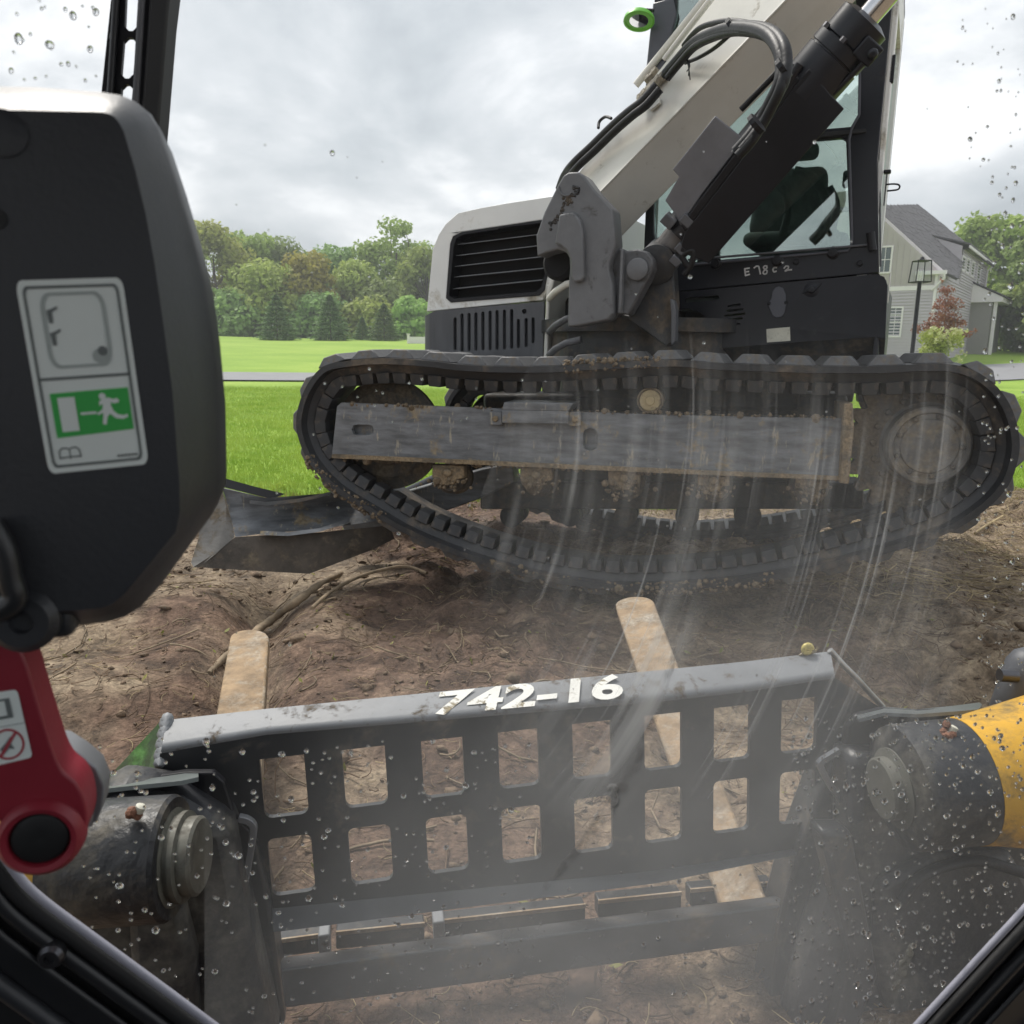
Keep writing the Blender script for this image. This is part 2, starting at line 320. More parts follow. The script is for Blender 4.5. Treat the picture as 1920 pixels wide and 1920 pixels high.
def dirt_h(x, y):
    h = base_h(x, y)
    w = sstep(0.2, -0.4, y - lawn_edge(x))
    n = 0.16 * vnoise(x, y, 11, 0.8) + 0.10 * vnoise(x, y, 12, 2.1) + (0.3 + 1.4 * sstep(-.12, .25, vnoise(x, y, 19, 1.1))) * (0.045 * vnoise(x, y, 13, 4.5) + 0.030 * vnoise(x, y, 14, 9) + 0.020 * vnoise(x, y, 15, 19) + 0.014 * vnoise(x, y, 16, 38))
    rut = 0.16 * np.exp(-((x + 1.02 + 0.22 * (y - 3)) / 0.14) ** 2) * sstep(2.2, 2.7, y) * sstep(4.3, 3.6, y)
    return h - 0.03 + w * (n + 0.02 - rut) - (1 - w) * 0.05
def terrain(name, xs, ys, hf, m):
    X, Y = np.meshgrid(xs, ys); Z = hf(X, Y); V = np.stack([X, Y, Z], -1).reshape(-1, 3); nx, ny = len(xs), len(ys)
    i = np.arange(nx * ny).reshape(ny, nx); F = np.stack([i[:-1, :-1], i[:-1, 1:], i[1:, 1:], i[1:, :-1]], -1).reshape(-1, 4)
    o = rawmesh(name, V, F, m, smooth=True); o['kind'] = 'structure'; return o
def dirtmat():
    m = bpy.data.materials.new('dirt'); m.use_nodes = True; t = m.node_tree; t.nodes.clear()
    out = N(t, 'ShaderNodeOutputMaterial'); bs = N(t, 'ShaderNodeBsdfPrincipled'); L(t, bs.outputs[0], out.inputs[0]); tc = N(t, 'ShaderNodeTexCoord')
    def noi(s, d, r=0.6, dist=0.0):
        n = N(t, 'ShaderNodeTexNoise', i_Scale=s, i_Detail=d, i_Roughness=r, i_Distortion=dist); L(t, tc.outputs['Object'], n.inputs['Vector']); return n.outputs[0]
    big, mid, fine = noi(1.1, 4.0), noi(7.0, 6.0, 0.7, 0.5), noi(55.0, 5.0, 0.7)
    c1 = ramp(t, mid, [(0.3, (0.08, 0.058, 0.040)), (0.48, (0.27, 0.20, 0.133)), (0.68, (0.49, 0.385, 0.265))])
    c2 = ramp(t, mid, [(0.3, (0.055, 0.036, 0.027)), (0.5, (0.16, 0.102, 0.072)), (0.70, (0.32, 0.215, 0.15))])
    sx_ = N(t, 'ShaderNodeSeparateXYZ'); L(t, tc.outputs['Object'], sx_.inputs[0])
    off_ = math_node(t, 'MULTIPLY', math_node(t, 'SUBTRACT', 0.75, math_node(t, 'ABSOLUTE', math_node(t, 'ADD', sx_.outputs[0], 0.25))), 0.16)   # the scraped red subsoil lies between the tines
    f = ramp(t, math_node(t, 'ADD', big, math_node(t, 'MAXIMUM', off_, -0.2)), [(0.44, 0.0), (0.56, 1.0)]); mix = N(t, 'ShaderNodeMix', data_type='RGBA'); L(t, f, mix.inputs[0]); L(t, c1, mix.inputs[6]); L(t, c2, mix.inputs[7])
    ff = ramp(t, fine, [(0.3, 0.55), (0.7, 1.35)]); mul = N(t, 'ShaderNodeMix', data_type='RGBA', blend_type='MULTIPLY'); mul.inputs[0].default_value = 1; L(t, mix.outputs[2], mul.inputs[6]); L(t, ff, mul.inputs[7])
    L(t, mul.outputs[2], bs.inputs['Base Color']); L(t, ramp(t, big, [(0.4, 0.65), (0.6, 0.9)]), bs.inputs['Roughness']); bs.inputs['Specular IOR Level'].default_value = 0.35
    bp = N(t, 'ShaderNodeBump', i_Strength=0.9, i_Distance=0.02); L(t, math_node(t, 'ADD', fine, math_node(t, 'MULTIPLY', mid, 1.5)), bp.inputs['Height']); L(t, bp.outputs[0], bs.inputs['Normal'])
    return m
def lawnmat():
    m = bpy.data.materials.new('lawn'); m.use_nodes = True; t = m.node_tree; t.nodes.clear()
    out = N(t, 'ShaderNodeOutputMaterial'); bs = N(t, 'ShaderNodeBsdfPrincipled', i_Roughness=0.8); L(t, bs.outputs[0], out.inputs[0]); tc = N(t, 'ShaderNodeTexCoord')
    def noi(s, d, sc=(1, 1, 1)):
        mp = N(t, 'ShaderNodeMapping'); mp.inputs['Scale'].default_value = sc; L(t, tc.outputs['Object'], mp.inputs[0])
        n = N(t, 'ShaderNodeTexNoise', i_Scale=s, i_Detail=d, i_Roughness=0.65); L(t, mp.outputs[0], n.inputs['Vector']); return n.outputs[0]
    a, b = noi(0.35, 8.0, (0.5, 1, 1)), noi(14.0, 8.0)
    c = ramp(t, math_node(t, 'ADD', math_node(t, 'MULTIPLY', a, 0.5), math_node(t, 'MULTIPLY', b, 0.5)), [(0.40, (0.18, 0.30, 0.035)), (0.52, (0.25, 0.385, 0.05)), (0.62, (0.34, 0.44, 0.085))])
    L(t, c, bs.inputs['Base Color']); bs.inputs['Specular IOR Level'].default_value = 0.2
    bp = N(t, 'ShaderNodeBump', i_Strength=0.6, i_Distance=0.03); L(t, b, bp.inputs['Height']); L(t, bp.outputs[0], bs.inputs['Normal'])
    return m
mt['dirt'] = dirtmat(); mt['lawn'] = lawnmat()
terrain('dirt_ground', np.arange(-4.4, 5.6, 0.024), np.arange(0.5, 7.3, 0.024), dirt_h, mt['dirt'])
far = np.concatenate([np.arange(5.0, 12, 0.12), np.arange(12, 100, 1.2), np.arange(100, 171, 10)])
xl = np.concatenate([np.arange(-160, -40, 10), np.arange(-40, -6, 1.0), np.arange(-6, 9, 0.12), np.arange(9, 60, 1.0), np.arange(60, 161, 10)])
def lawn_h(x, y):
    e = y - lawn_edge(x); return base_h(x, y) + 0.02 - 0.30 * sstep(0.10, -0.25, e) * (np.abs(x) < 12)
terrain('lawn', xl, far, lawn_h, mt['lawn'])
terrain('far_ground', np.arange(-160, 161, 20.0), np.array([-100, -30, 0, 0.7, 3, 6.6]), lambda x, y: np.full_like(x, -0.35), mt['dirt'])
def road():
    path = smoothpath([(-70, 24.5), (-30, 26.5), (-9, 28.0), (3, 29.6), (14, 33.5), (26, 41.0), (48, 52.0), (80, 60)], 12); V = []; F = []
    for i, (x, y) in enumerate(path):
        a = np.array(path[max(i - 1, 0)]); b = np.array(path[min(i + 1, len(path) - 1)]); t_ = (b - a) / np.linalg.norm(b - a); n_ = np.array([-t_[1], t_[0]])
        for k in (-1, -0.5, 0, 0.5, 1):
            q = np.array([x, y]) + n_ * 3.4 * k; V.append((q[0], q[1], float(base_h(q[0], q[1])) + 0.07))
    n = len(path)
    for i in range(n - 1):
        for k in range(4): F.append((i * 5 + k, i * 5 + k + 1, i * 5 + 6 + k, i * 5 + 5 + k))
    o = rawmesh('road', V, F, mt['asphalt'], smooth=True); o['kind'] = 'structure'
road()

# ------------------------------------------------------------------ excavator: undercarriage
def yaw_plane(o, deg, tilt=0.0):
    t = rad(deg); return Plane(o, (math.cos(t), -math.sin(t), tilt), (0, 0, 1))
TP = yaw_plane(pt(1230, 830, 3.32), 14)          # outer face of the near track
UP = yaw_plane(pt(1450, 600, 3.55), 26)          # front face of the upper body
ex = empty('excavator', TP.w(0, 0, -1.0) - Vector((0, 0, 1.0)), 'white and black tracked excavator parked side-on across the dirt, boom raised', 'excavator')
trk = empty('track', Vector((0, 0, 0))); trk.parent = ex
outer_px = [(608, 686), (655, 676), (697, 672), (739, 672), (808, 677), (870, 684), (955, 687), (1040, 686), (1117, 681), (1218, 676), (1276, 675), (1334, 680), (1411, 683), (1507, 686), (1588, 687), (1662, 686), (1740, 682), (1790, 684), (1835, 699), (1874, 730), (1900, 773), (1912, 827), (1906, 873), (1885, 919), (1835, 966), (1758, 1008), (1604, 1054), (1488, 1081), (1396, 1096), (1276, 1106), (1180, 1108), (1117, 1104), (1001, 1085), (885, 1052), (770, 1006), (685, 957), (627, 920), (583, 873), (562, 830), (555, 793), (562, 753), (580, 715)]
tpath = smoothpath(TP.tr(outer_px), 10, closed=True)
tp = np.array(tpath); seg = np.linalg.norm(np.roll(tp, -1, 0) - tp, axis=1); cum = np.concatenate([[0], np.cumsum(seg)]); PER = cum[-1]
def track_at(s):
    s = s % PER; i = min(np.searchsorted(cum, s, 'right') - 1, len(tp) - 1); f = (s - cum[i]) / seg[i]
    a, b = tp[i], tp[(i + 1) % len(tp)]; i2 = (i + 2) % len(tp); p0 = tp[i - 1]
    t = (tp[(i + 1) % len(tp)] - tp[i]) * 1.0; t0 = tp[i] - p0; t1 = tp[i2] - tp[(i + 1) % len(tp)]
    tt = t / np.linalg.norm(t) + 0.5 * (t0 / np.linalg.norm(t0) * (1 - f) + t1 / np.linalg.norm(t1) * f); tt /= np.linalg.norm(tt)
    return a + (b - a) * f, tt, np.array([tt[1], -tt[0]])
BW = 0.45
prof = [(0, 0), (0, -BW), (0.026, -BW), (0.030, -BW + .05), (0.066, -BW + .07), (0.066, -0.07), (0.030, -0.05), (0.026, 0)]
rings = []
for k in range(260):
    p, t, n_ = track_at(PER * k / 260); rings.append([TP.w(p[0] + n_[0] * d, p[1] + n_[1] * d, c) for d, c in prof])
rings.append(rings[0]); G().loft(rings, cap=False).done('belt', mt['rubber'], trk, smooth=35)
def piece_frame(s, depth):
    p, t, n_ = track_at(s); o = TP.w(p[0] + n_[0] * depth, p[1] + n_[1] * depth, 0) - root_loc(trk)
    X = TP.u * t[0] + TP.v * t[1]; Y = TP.n; Z = TP.u * n_[0] + TP.v * n_[1]
    return Matrix(((X.x, Y.x, Z.x, o.x), (X.y, Y.y, Z.y, o.y), (X.z, Y.z, Z.z, o.z), (0, 0, 0, 1)))
def lug_mesh(c0, c1, sh):
    g = G(); h = 0.040
    if 1:
        s2 = 0.03 if sh == 0 else -0.03
        g.hexa([Vector(v) for v in ((-.072 + sh, c0, 0), (.072 + sh, c0, 0), (.072 + sh + s2, c1, 0), (-.072 + sh + s2, c1, 0), (-.034 + sh, c0 - .012, -h), (.034 + sh, c0 - .012, -h), (.034 + sh + s2, c1, -h), (-.034 + sh + s2, c1, -h))])
    return g.done('tread_lug', mt['lug'], trk, local=True, bevel=0.004, seg=1)
def guide_mesh(c0, c1):
    g = G()
    if 1:
        g.hexa([Vector(v) for v in ((-.033, c0, 0), (.033, c0, 0), (.033, c1, 0), (-.033, c1, 0), (-.028, c0 - .012, .050), (.028, c0 - .012, .050), (.028, c1 + .01, .050), (-.028, c1 + .01, .050))])
    return g.done('guide_lug', mt['rubber'], trk, local=True, bevel=0.003, seg=1)
nl, ng = int(round(PER / 0.168)), int(round(PER / 0.086))
for proto, n_, o0, dep in ((lug_mesh(-0.03, -0.22, 0.0), nl, .02, 0.0), (lug_mesh(-0.23, -0.442, 0.04), nl, .02, 0.0), (guide_mesh(-0.055, -0.16), ng, 0.0, .064)):
    for k in range(n_):
        o = proto if k == 0 else proto.copy()
        if k: COL.objects.link(o)
        o.matrix_local = piece_frame(o0 + PER * k / n_, dep)
# beam
slot1 = [TP.at(680 + dx, 806 + dy, -.06) for dx, dy in [(-21, 0), (-18, -8), (-10, -10), (10, -10), (18, -8), (21, 0), (18, 8), (10, 10), (-10, 10), (-18, 8)]]
slot2 = [TP.at(1107 + dx, 824 + dy, -.06) for dx, dy in [(-14, -10), (-11, -18), (0, -22), (11, -18), (14, -10), (14, 10), (11, 18), (0, 22), (-11, 18), (-14, 10)]]
beam = TP.tr([(632, 762), (640, 755), (905, 765), (1240, 778), (1583, 785), (1583, 899), (1240, 884), (622, 857)], -.06)
G().prism(TP, beam, -.06, -.085, [slot1, slot2]).prism(TP, TP.tr([(632, 765), (1583, 790), (1583, 895), (622, 853)], -.10), -.10, -.36).done('track_frame', mt['beam'], trk, smooth=30)
G().prism(TP, TP.tr([(622, 852), (1240, 879), (1583, 894), (1583, 901), (1240, 887), (622, 859)], -.035), -.035, -.062).done('frame_flange', mt['mudsteel'], trk)
G().prism(TP, TP.tr([(1583, 757), (1599, 755), (1602, 800), (1592, 908), (1574, 906), (1580, 800)], -.02), -.02, -.3).done('end_plate', mt['mudsteel'], trk, bevel=.005)
g = G().prism(TP, TP.tr([(918, 772), (941, 772), (941, 797), (918, 797)], -.035), -.035, -.06).prism(TP, TP.tr([(1066, 772), (1089, 772), (1089, 799), (1066, 799)], -.035), -.035, -.06)
g.prism(TP, TP.tr([(941, 769), (1066, 771), (1066, 795), (941, 793)], -.02), -.02, -.035).prism(TP, TP.tr([(945, 754), (1075, 756), (1066, 771), (941, 769)], -.02), -.02, -.2)
g.done('step', mt['beam'], trk, bevel=.003)
for x, y in ((929, 785), (1078, 787)): G().disc(TP.pw(x, y, -.035), TP.n, [(.014, 0), (.014, .008), (.011, .011)], 6).done('bolt', mt['mudsteel'], trk)
for x, y in ((840, 889), (1005, 893), (1170, 899), (1338, 903), (1522, 908)):
    hub = TP.pw(x, y + 12, -.10)
    G().disc(hub - TP.n * .16, TP.n, [(.03, 0), (.075, 0.0), (.082, .02), (.082, .05), (.066, .06), (.066, .13), (.05, .15), (.02, .15)], 28).done('roller', mt['sprocket'], trk, smooth=30)
    G().prism(TP, TP.tr([(x - 30, y - 18), (x + 30, y - 16), (x + 30, y + 8), (x + 16, y + 10), (x + 11, y + 20), (x - 13, y + 20), (x - 18, y + 8), (x - 30, y + 7)], -.07), -.07, -.12).disc(TP.pw(x, y - 3, -.07), TP.n, [(.02, 0), (.02, .012), (.013, .018)], 12).done('roller_bracket', mt['mudsteel'], trk, bevel=.005)
cp = TP.pw(1219, 751, -.08)
G().disc(cp - TP.n * .2, TP.n, [(.045, 0), (.052, .02), (.052, .18), (.056, .2), (.050, .205), (.046, .195), (.0, .195)], 28).done('carrier_roller', mt['mudsteel'], trk, smooth=30)
G().disc(cp, TP.n, [(.045, -.003), (.042, .0), (.02, .003), (.018, .008), (.0, .008)], 24).done('roller_cap', M('dusty_cap', (0.42, 0.34, 0.20), 0.8, dirt=(.2, .15, .1), damt=.1, dscale=20), trk)
ic = TP.pw(710, 818, -.13)
G().disc(ic - TP.n * .16, TP.n, [(.05, 0), (.225, .0), (.268, .02), (.268, .05), (.23, .06), (.205, .075), (.15, .06), (.14, .10), (.07, .12), (.06, .15), (0, .15)], 44).done('idler', mt['sprocket'], trk, smooth=30)
sc = TP.pw(1745, 838, -.10); NT = 23; ring = []
for k in range(NT * 8):
    ph = k % 8; r = .312 if ph in (0, 1, 7) else (.296 if ph in (2, 6) else (.276 if ph in (3, 5) else .268)); t = 2 * math.pi * k / (NT * 8); ring.append((r * math.cos(t), r * math.sin(t)))
SPP = Plane(sc, TP.u, TP.v); sprk = G().prism(SPP, ring, -.10, -.15, [circle(0, 0, .16, 30)]).done('sprocket', mt['sprocket'], trk, bevel=.004)
G().disc(sc - TP.n * .16, TP.n, [(.24, 0), (.24, .03), (.228, .05), (.16, .062), (.155, .10), (.158, .13), (.15, .14), (.135, .142), (.128, .132), (.11, .135), (.105, .142), (.0, .145)], 48).done('final_drive', mt['hubsteel'], trk, smooth=25)
for k in range(18):
    t = 2 * math.pi * k / 18; q = sc - TP.n * .105 + TP.u * .195 * math.cos(t) + TP.v * .195 * math.sin(t)
    G().disc(q, TP.n, [(.014, 0), (.014, .014), (.010, .018)], 6).done('bolt', mt['sprocket'], trk)
for k in range(9):
    t = 2 * math.pi * k / 9; q = sc - TP.n * .022 + TP.u * .12 * math.cos(t) + TP.v * .12 * math.sin(t)
    G().disc(q, TP.n, [(.010, 0), (.010, .008), (.007, .011)], 6).done('bolt', mt['sprocket'], trk)
# the far track repeats the near one
t2 = copy_tree(trk, ex); t2.location = TP.n * -1.42 + Vector((0, 0, -.10)) + TP.u * 0.22
def caked(name, spots, m, r0, parent):
    g = G()
    for P, nrm in spots: r_ = r0 * random.lognormvariate(0, .5); g.disc(P, nrm, [(r_ * random.uniform(.7, 1.2), -.006), (r_ * random.uniform(.5, 1), r_ * .5), (r_ * .2, r_ * random.uniform(.7, 1.1))], 6)
    o = g.done(name, m, parent); o['kind'] = 'stuff'; return o
sp_ = []
for k in range(900):
    s_ = PER * random.choice((random.uniform(.60, .78), random.uniform(.60, .70), random.uniform(.86, .93), random.uniform(.16, .22))); p_, t_, n_ = track_at(s_); d_ = random.uniform(-.02, .03); sp_.append((TP.w(p_[0] + n_[0] * d_, p_[1] + n_[1] * d_, random.uniform(-.03, .002)), TP.n + Vector((random.gauss(0, .5), random.gauss(0, .5), random.gauss(0, .5)))))
caked('caked_mud', sp_, mt['clump'], .0055, trk)
sp_ = []
for k in range(260):
    x_ = random.uniform(640, 1580); y_ = random.choice((758 + (x_ - 640) * .027, 861 + (x_ - 640) * .041)); sp_.append((TP.pw(x_, y_ + random.gauss(0, 1.5), -.05 - random.random() * .03), TP.n + Vector((random.gauss(0, .5), 0, random.gauss(.3, .5)))))
for x_, y_ in ((840, 905), (1005, 910), (1170, 918), (1338, 920), (1522, 925)):
    for k in range(45): sp_.append((TP.pw(x_ + random.gauss(0, 22), y_ + random.gauss(0, 9), -.07), TP.n + Vector((random.gauss(0, .6), 0, random.gauss(0, .6)))))
caked('caked_mud', sp_, mt['clump'], .006, trk)
for x_, w_ in ((958, .052), (1068, .048), (1172, .050), (1288, .050), (1402, .056)):
    q = TP.pw(x_, 968, -.62); G().disc(q - TP.n * .16, TP.n, [(.02, 0), (w_ * 1.15, 0), (w_ * 1.15, .04), (w_ * .9, .05), (w_ * .9, .11), (w_ * 1.15, .12), (w_ * 1.15, .16), (.02, .16)], 24).done('inner_roller', mt['darksteel'], ex, smooth=30)
# car body between the tracks, blade arms and blade
def cbox(x0, y0, x1, y1, c0, c1): return TP.tr([(x0, y0), (x1, y0), (x1, y1), (x0, y1)], c0), c0, c1
G().prism(TP, *cbox(1000, 760, 1560, 905, -.5, -1.35)).prism(TP, *cbox(1120, 690, 1500, 770, -.4, -1.4)).prism(TP, *cbox(905, 738, 1590, 790, -.45, -.75)).done('car_body', mt['darksteel'], ex, bevel=.02)  # last box is an added filler that keeps the gap under the belt dark
G().prism(TP, *cbox(900, 905, 1620, 955, -.55, -.75)).done('frame_crossmember', mt['darksteel'], ex, bevel=.01)
for c0 in (-.50, -1.05):
    G().prism(TP, TP.tr([(640, 985), (700, 940), (900, 880), (960, 868), (965, 905), (900, 935), (760, 985), (660, 1030)], c0), c0, c0 - .12).done('blade_arm', mt['beam'], ex, bevel=.008)
G().tube([TP.pw(700, 960, -.8), TP.pw(960, 840, -.8)], .05, 14).done('blade_cylinder', mt['black'], ex, smooth=40)
bl = empty('dozer_blade', Vector((0, 0, 0))); bl.parent = ex
def band(rows, name, m, thick=.012, bv=0):
    """a bent plate through rows of (px, py, depth) points, given real thickness away from the eye"""
    f = [[pt(*q) for q in r] for r in rows]; g = G(); nr, ncol = len(f), len(f[0]); vv = [p for r in f for p in r]; bk = []
    for p in vv: bk.append(p + (p - EYE).normalized() * thick)
    k = nr * ncol; ff = []
    for i in range(nr - 1):
        for j in range(ncol - 1):
            a, b, c, d = i * ncol + j, i * ncol + j + 1, (i + 1) * ncol + j + 1, (i + 1) * ncol + j
            ff += [(a, b, c, d), (d + k, c + k, b + k, a + k)]
    edge = [i for i in range(ncol)] + [(i + 1) * ncol - 1 for i in range(1, nr)] + [(nr - 1) * ncol + j for j in range(ncol - 2, -1, -1)] + [i * ncol for i in range(nr - 2, 0, -1)]
    for i in range(len(edge)): a, b = edge[i], edge[(i + 1) % len(edge)]; ff.append((a, b, b + k, a + k))
    return mesh(name, vv + bk, ff, m, bl, smooth=50, bevel=bv)
band([[(360, 925, 3.85), (417, 918, 3.85), (424, 945, 3.86)], [(375, 960, 3.83), (425, 952, 3.83), (434, 975, 3.83)], [(372, 1010, 3.78), (422, 985, 3.79), (440, 1007, 3.80)], [(358, 1055, 3.74), (385, 1048, 3.75), (415, 1029, 3.76)], [(363, 1063, 3.72), (380, 1058, 3.73), (400, 1042, 3.74)]], 'end_plate', M('dusty_blade', (.17, .162, .15), .6, dirt=(.15, .12, .085), damt=.3, dscale=9, bump=.2), .03)
band([[(417, 915, 3.86), (500, 934, 3.9), (600, 926, 4.0), (640, 922, 4.05)], [(427, 950, 3.87), (500, 953, 3.95), (600, 945, 4.06), (660, 935, 4.1)], [(434, 975, 3.84), (495, 980, 3.92), (600, 970, 4.02), (690, 955, 4.1)], [(441, 1007, 3.80), (490, 1001, 3.86), (590, 993, 3.95), (720, 975, 4.05)]], 'moldboard', mt['beam'], .02)
band([[(468, 937, 3.78), (500, 941, 3.80), (560, 935, 3.88), (620, 922, 3.95)], [(468, 944, 3.77), (500, 948, 3.79), (560, 942, 3.87), (620, 928, 3.94)]], 'top_rib', mt['darksteel'], .1)
band([[(488, 995, 3.74), (540, 998, 3.78), (600, 990, 3.84), (655, 972, 3.92)], [(488, 1003, 3.73), (540, 1005, 3.77), (600, 997, 3.83), (655, 979, 3.91)]], 'lower_rib', mt['beam'], .1)
band([[(441, 1007, 3.80), (490, 1004, 3.80), (600, 998, 3.88), (730, 985, 4.0)], [(402, 1038, 3.75), (480, 1038, 3.78), (600, 1030, 3.86), (740, 1010, 4.0)], [(363, 1063, 3.72), (440, 1068, 3.75), (580, 1076, 3.84), (700, 1030, 4.0)]], 'cutting_edge', M('caked_underside', (.075, .062, .05), .8, var=.4, scale=9, dirt=(.15, .12, .085), damt=.15, dscale=8, bump=.5), .05)
band([[(415, 895, 4.0), (480, 913, 4.05), (535, 926, 4.1)], [(415, 912, 3.98), (470, 926, 4.02), (510, 936, 4.05)]], 'top_beam', mt['blackmatt'], .16)
band([[(413, 913, 3.95), (470, 927, 3.98), (508, 937, 4.0)], [(413, 918, 3.94), (470, 931, 3.97), (506, 939, 3.99)]], 'top_edge', mt['steel'], .02)

# ------------------------------------------------------------------ excavator: upper body
G().prism(UP, UP.tr([(1030, 560), (1275, 545), (1345, 585), (1345, 690), (1030, 690)], -.15), -.15, -1.7).done('turntable', mt['darksteel'], ex, bevel=.02)
G().disc(TP.w(-.12, .0, -.85) + Vector((0, 0, .16)), (0, 0, 1), [(.5, 0), (.5, .3), (.55, .3), (.55, .36)], 40).done('slew_ring', mt['darksteel'], ex, smooth=30)
cover = [(800, 584), (811, 468), (822, 440), (836, 419), (857, 400), (900, 390), (950, 381), (1032, 368), (1085, 360), (1085, 515), (1036, 521), (1018, 563)]
grille_o = [(836, 559), (844, 457), (849, 443), (865, 435), (1011, 413), (1040, 410), (1030, 505), (1024, 525), (1021, 544), (1011, 554), (845, 567)]
grille_i = [(842, 554), (851, 460), (856, 447), (868, 440), (1008, 419), (1034, 416), (1025, 503), (1018, 525), (1014, 540), (1004, 547), (850, 560)]
G().prism(UP, UP.tr(cover), 0, -1.15, [UP.tr(grille_o)]).done('engine_cover', mt['white'], ex, bevel=.055, seg=4)
gr = G().prism(UP, UP.tr(grille_o, .006), .006, -.09, [UP.tr(grille_i, .006)]).done('grille', mt['blackmatt'], ex, bevel=.006)
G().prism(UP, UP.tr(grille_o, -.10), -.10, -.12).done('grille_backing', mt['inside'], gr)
for (xa, ya), (xb, yb) in (((849, 459), (1018, 438)), ((848, 480), (1018, 459)), ((847, 500), (1016, 481)), ((845, 520), (1018, 503)), ((843, 542), (1016, 525))):
    g = G(); A, B = UP.at(xa, ya, -.03), UP.at(xb, yb, -.03)
    g.hexa([UP.w(A[0], A[1], -.028), UP.w(B[0], B[1], -.028), UP.w(B[0], B[1] + .010, -.085), UP.w(A[0], A[1] + .010, -.085), UP.w(A[0], A[1] - .0025, -.028), UP.w(B[0], B[1] - .0025, -.028), UP.w(B[0], B[1] + .006, -.085), UP.w(A[0], A[1] + .006, -.085)])
    g.done('slat', mt['hinge'], gr)
slots = []
for x, y0, y1 in [(388, 875, 1085), (433, 850, 1095), (478, 847, 1090), (522, 843, 1088), (567, 838, 1085), (613, 832, 1085), (658, 828, 1082), (705, 825, 1080), (752, 822, 1075), (795, 885, 1070), (845, 880, 1065), (890, 875, 1040)]:
    X = 740 + x * .2917; Y0, Y1 = 340 + y0 * .2917, 340 + y1 * .2917; w = 3.1
    slots.append(UP.tr([(X - w, Y0 + 3), (X - w * .6, Y0), (X + w * .6, Y0), (X + w, Y0 + 3), (X + w, Y1 - 3), (X + w * .6, Y1), (X - w * .6, Y1), (X - w, Y1 - 3)], .02))
slots.append(UP.tr([(983 + 4.5 * math.cos(t), 584 + 5 * math.sin(t)) for t in np.linspace(0, 6.28, 13)[:-1]], .02))
low = G().prism(UP, UP.tr([(806, 588), (815, 583), (1020, 565), (1017, 700), (806, 700)], .02), .02, 0, slots).done('lower_panel', mt['greypanel'], ex, smooth=30)
bandp = [UP.at(806, 588, .02), UP.at(806, 700, .02)]; g = G(); prof_ = [(0, .02), (-.03, .012), (-.05, -.01), (-.062, -.05), (-.065, -1.1)]
g.loft([[UP.w(bandp[0][0] + da, bandp[0][1] - (.0 if i == 0 else .01), c), UP.w(bandp[1][0] + da, bandp[1][1], c), UP.w(bandp[1][0] + da + .01, bandp[1][1], c - .02), UP.w(bandp[0][0] + da + .01, bandp[0][1] - .01, c - .02)] for i, (da, c) in enumerate(prof_)], cap=False).done('corner_panel', mt['greypanel'], ex, smooth=50)
def meshback():
    """dark perforated sheet behind the slots"""
    g = G(); a0, b0 = UP.at(845, 660, -.02); a1, b1 = UP.at(1008, 578, -.02); na, nb = 90, 34
    for j in range(nb): 
        b = b0 + (b1 - b0) * j / nb; g.add([UP.w(a0, b, -.012), UP.w(a1, b, -.012), UP.w(a1, b + .0035, -.012), UP.w(a0, b + .0035, -.012)], [(0, 1, 2, 3)])
    for j in range(na):
        a = a0 + (a1 - a0) * j / na; g.add([UP.w(a, b0, -.013), UP.w(a + .0035, b0, -.013), UP.w(a + .0035, b1, -.013), UP.w(a, b1, -.013)], [(0, 1, 2, 3)])
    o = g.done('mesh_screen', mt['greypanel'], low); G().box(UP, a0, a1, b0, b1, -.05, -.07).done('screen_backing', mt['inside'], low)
meshback()
# swing bracket castings
SB = .52
swing = [(1046, 346), (1056, 329), (1066, 323), (1085, 322), (1096, 330), (1114, 355), (1149, 393), (1154, 457), (1142, 492), (1141, 506), (1147, 530), (1148, 588), (1140, 600), (1090, 610), (1064, 613), (1066, 527), (1068, 503), (1067, 483), (1061, 473), (1046, 468), (1026, 473), (1007, 481), (1005, 442), (1020, 398)]
G().prism(UP, UP.tr(swing, SB), SB, SB - .10).done('swing_casting', mt['grey'], ex, bevel=.008, seg=3)
G().prism(UP, UP.tr([(1048, 402), (1062, 399), (1075, 398), (1086, 410), (1092, 430), (1094, 520), (1090, 527), (1075, 530), (1070, 518), (1069, 490), (1062, 470), (1050, 460), (1040, 457)], SB + .03), SB + .03, SB - .005).done('hook_boss', mt['grey'], ex, bevel=.012, seg=3)
# welded bead of grime on the casting
gr_px = [(1078, 350), (1083, 360), (1071, 366), (1062, 372), (1068, 378), (1056, 385), (1052, 400), (1040, 415), (1032, 430)]; g = G()
for i in range(60):
    q = gr_px[min(int(i / 60 * 8), 7)]; q2 = gr_px[min(int(i / 60 * 8) + 1, 8)]; f = random.random()
    g.disc(UP.pw(q[0] + (q2[0] - q[0]) * f + random.gauss(0, 2.5), q[1] + (q2[1] - q[1]) * f + random.gauss(0, 2.5), SB), UP.n + Vector((random.gauss(0, .3), 0, random.gauss(0, .3))), [(.006 + random.random() * .005, -.003), (.004, .004), (.0, .007)], 6)
g.done('caked_grease', mt['darksteel'], ex, smooth=60)['kind'] = 'stuff'
g = G(); g.tube([UP.pw(x, y, SB + .004) for x, y in [(1061 + 13 * math.cos(t), 352 + 15 * math.sin(t)) for t in np.linspace(0.6, 3.3, 10)]], .004, 6).done('weld_bead', mt['grey'], ex, smooth=60)
G().disc(UP.pw(1034, 490, SB - .05) - UP.n * .5, UP.n, [(.075, 0), (.075, .42), (.06, .44), (0, .44)], 32).done('hollow_shade', mt['inside'], ex, smooth=30)  # dark cylinder added so the hollow inside the hook reads black
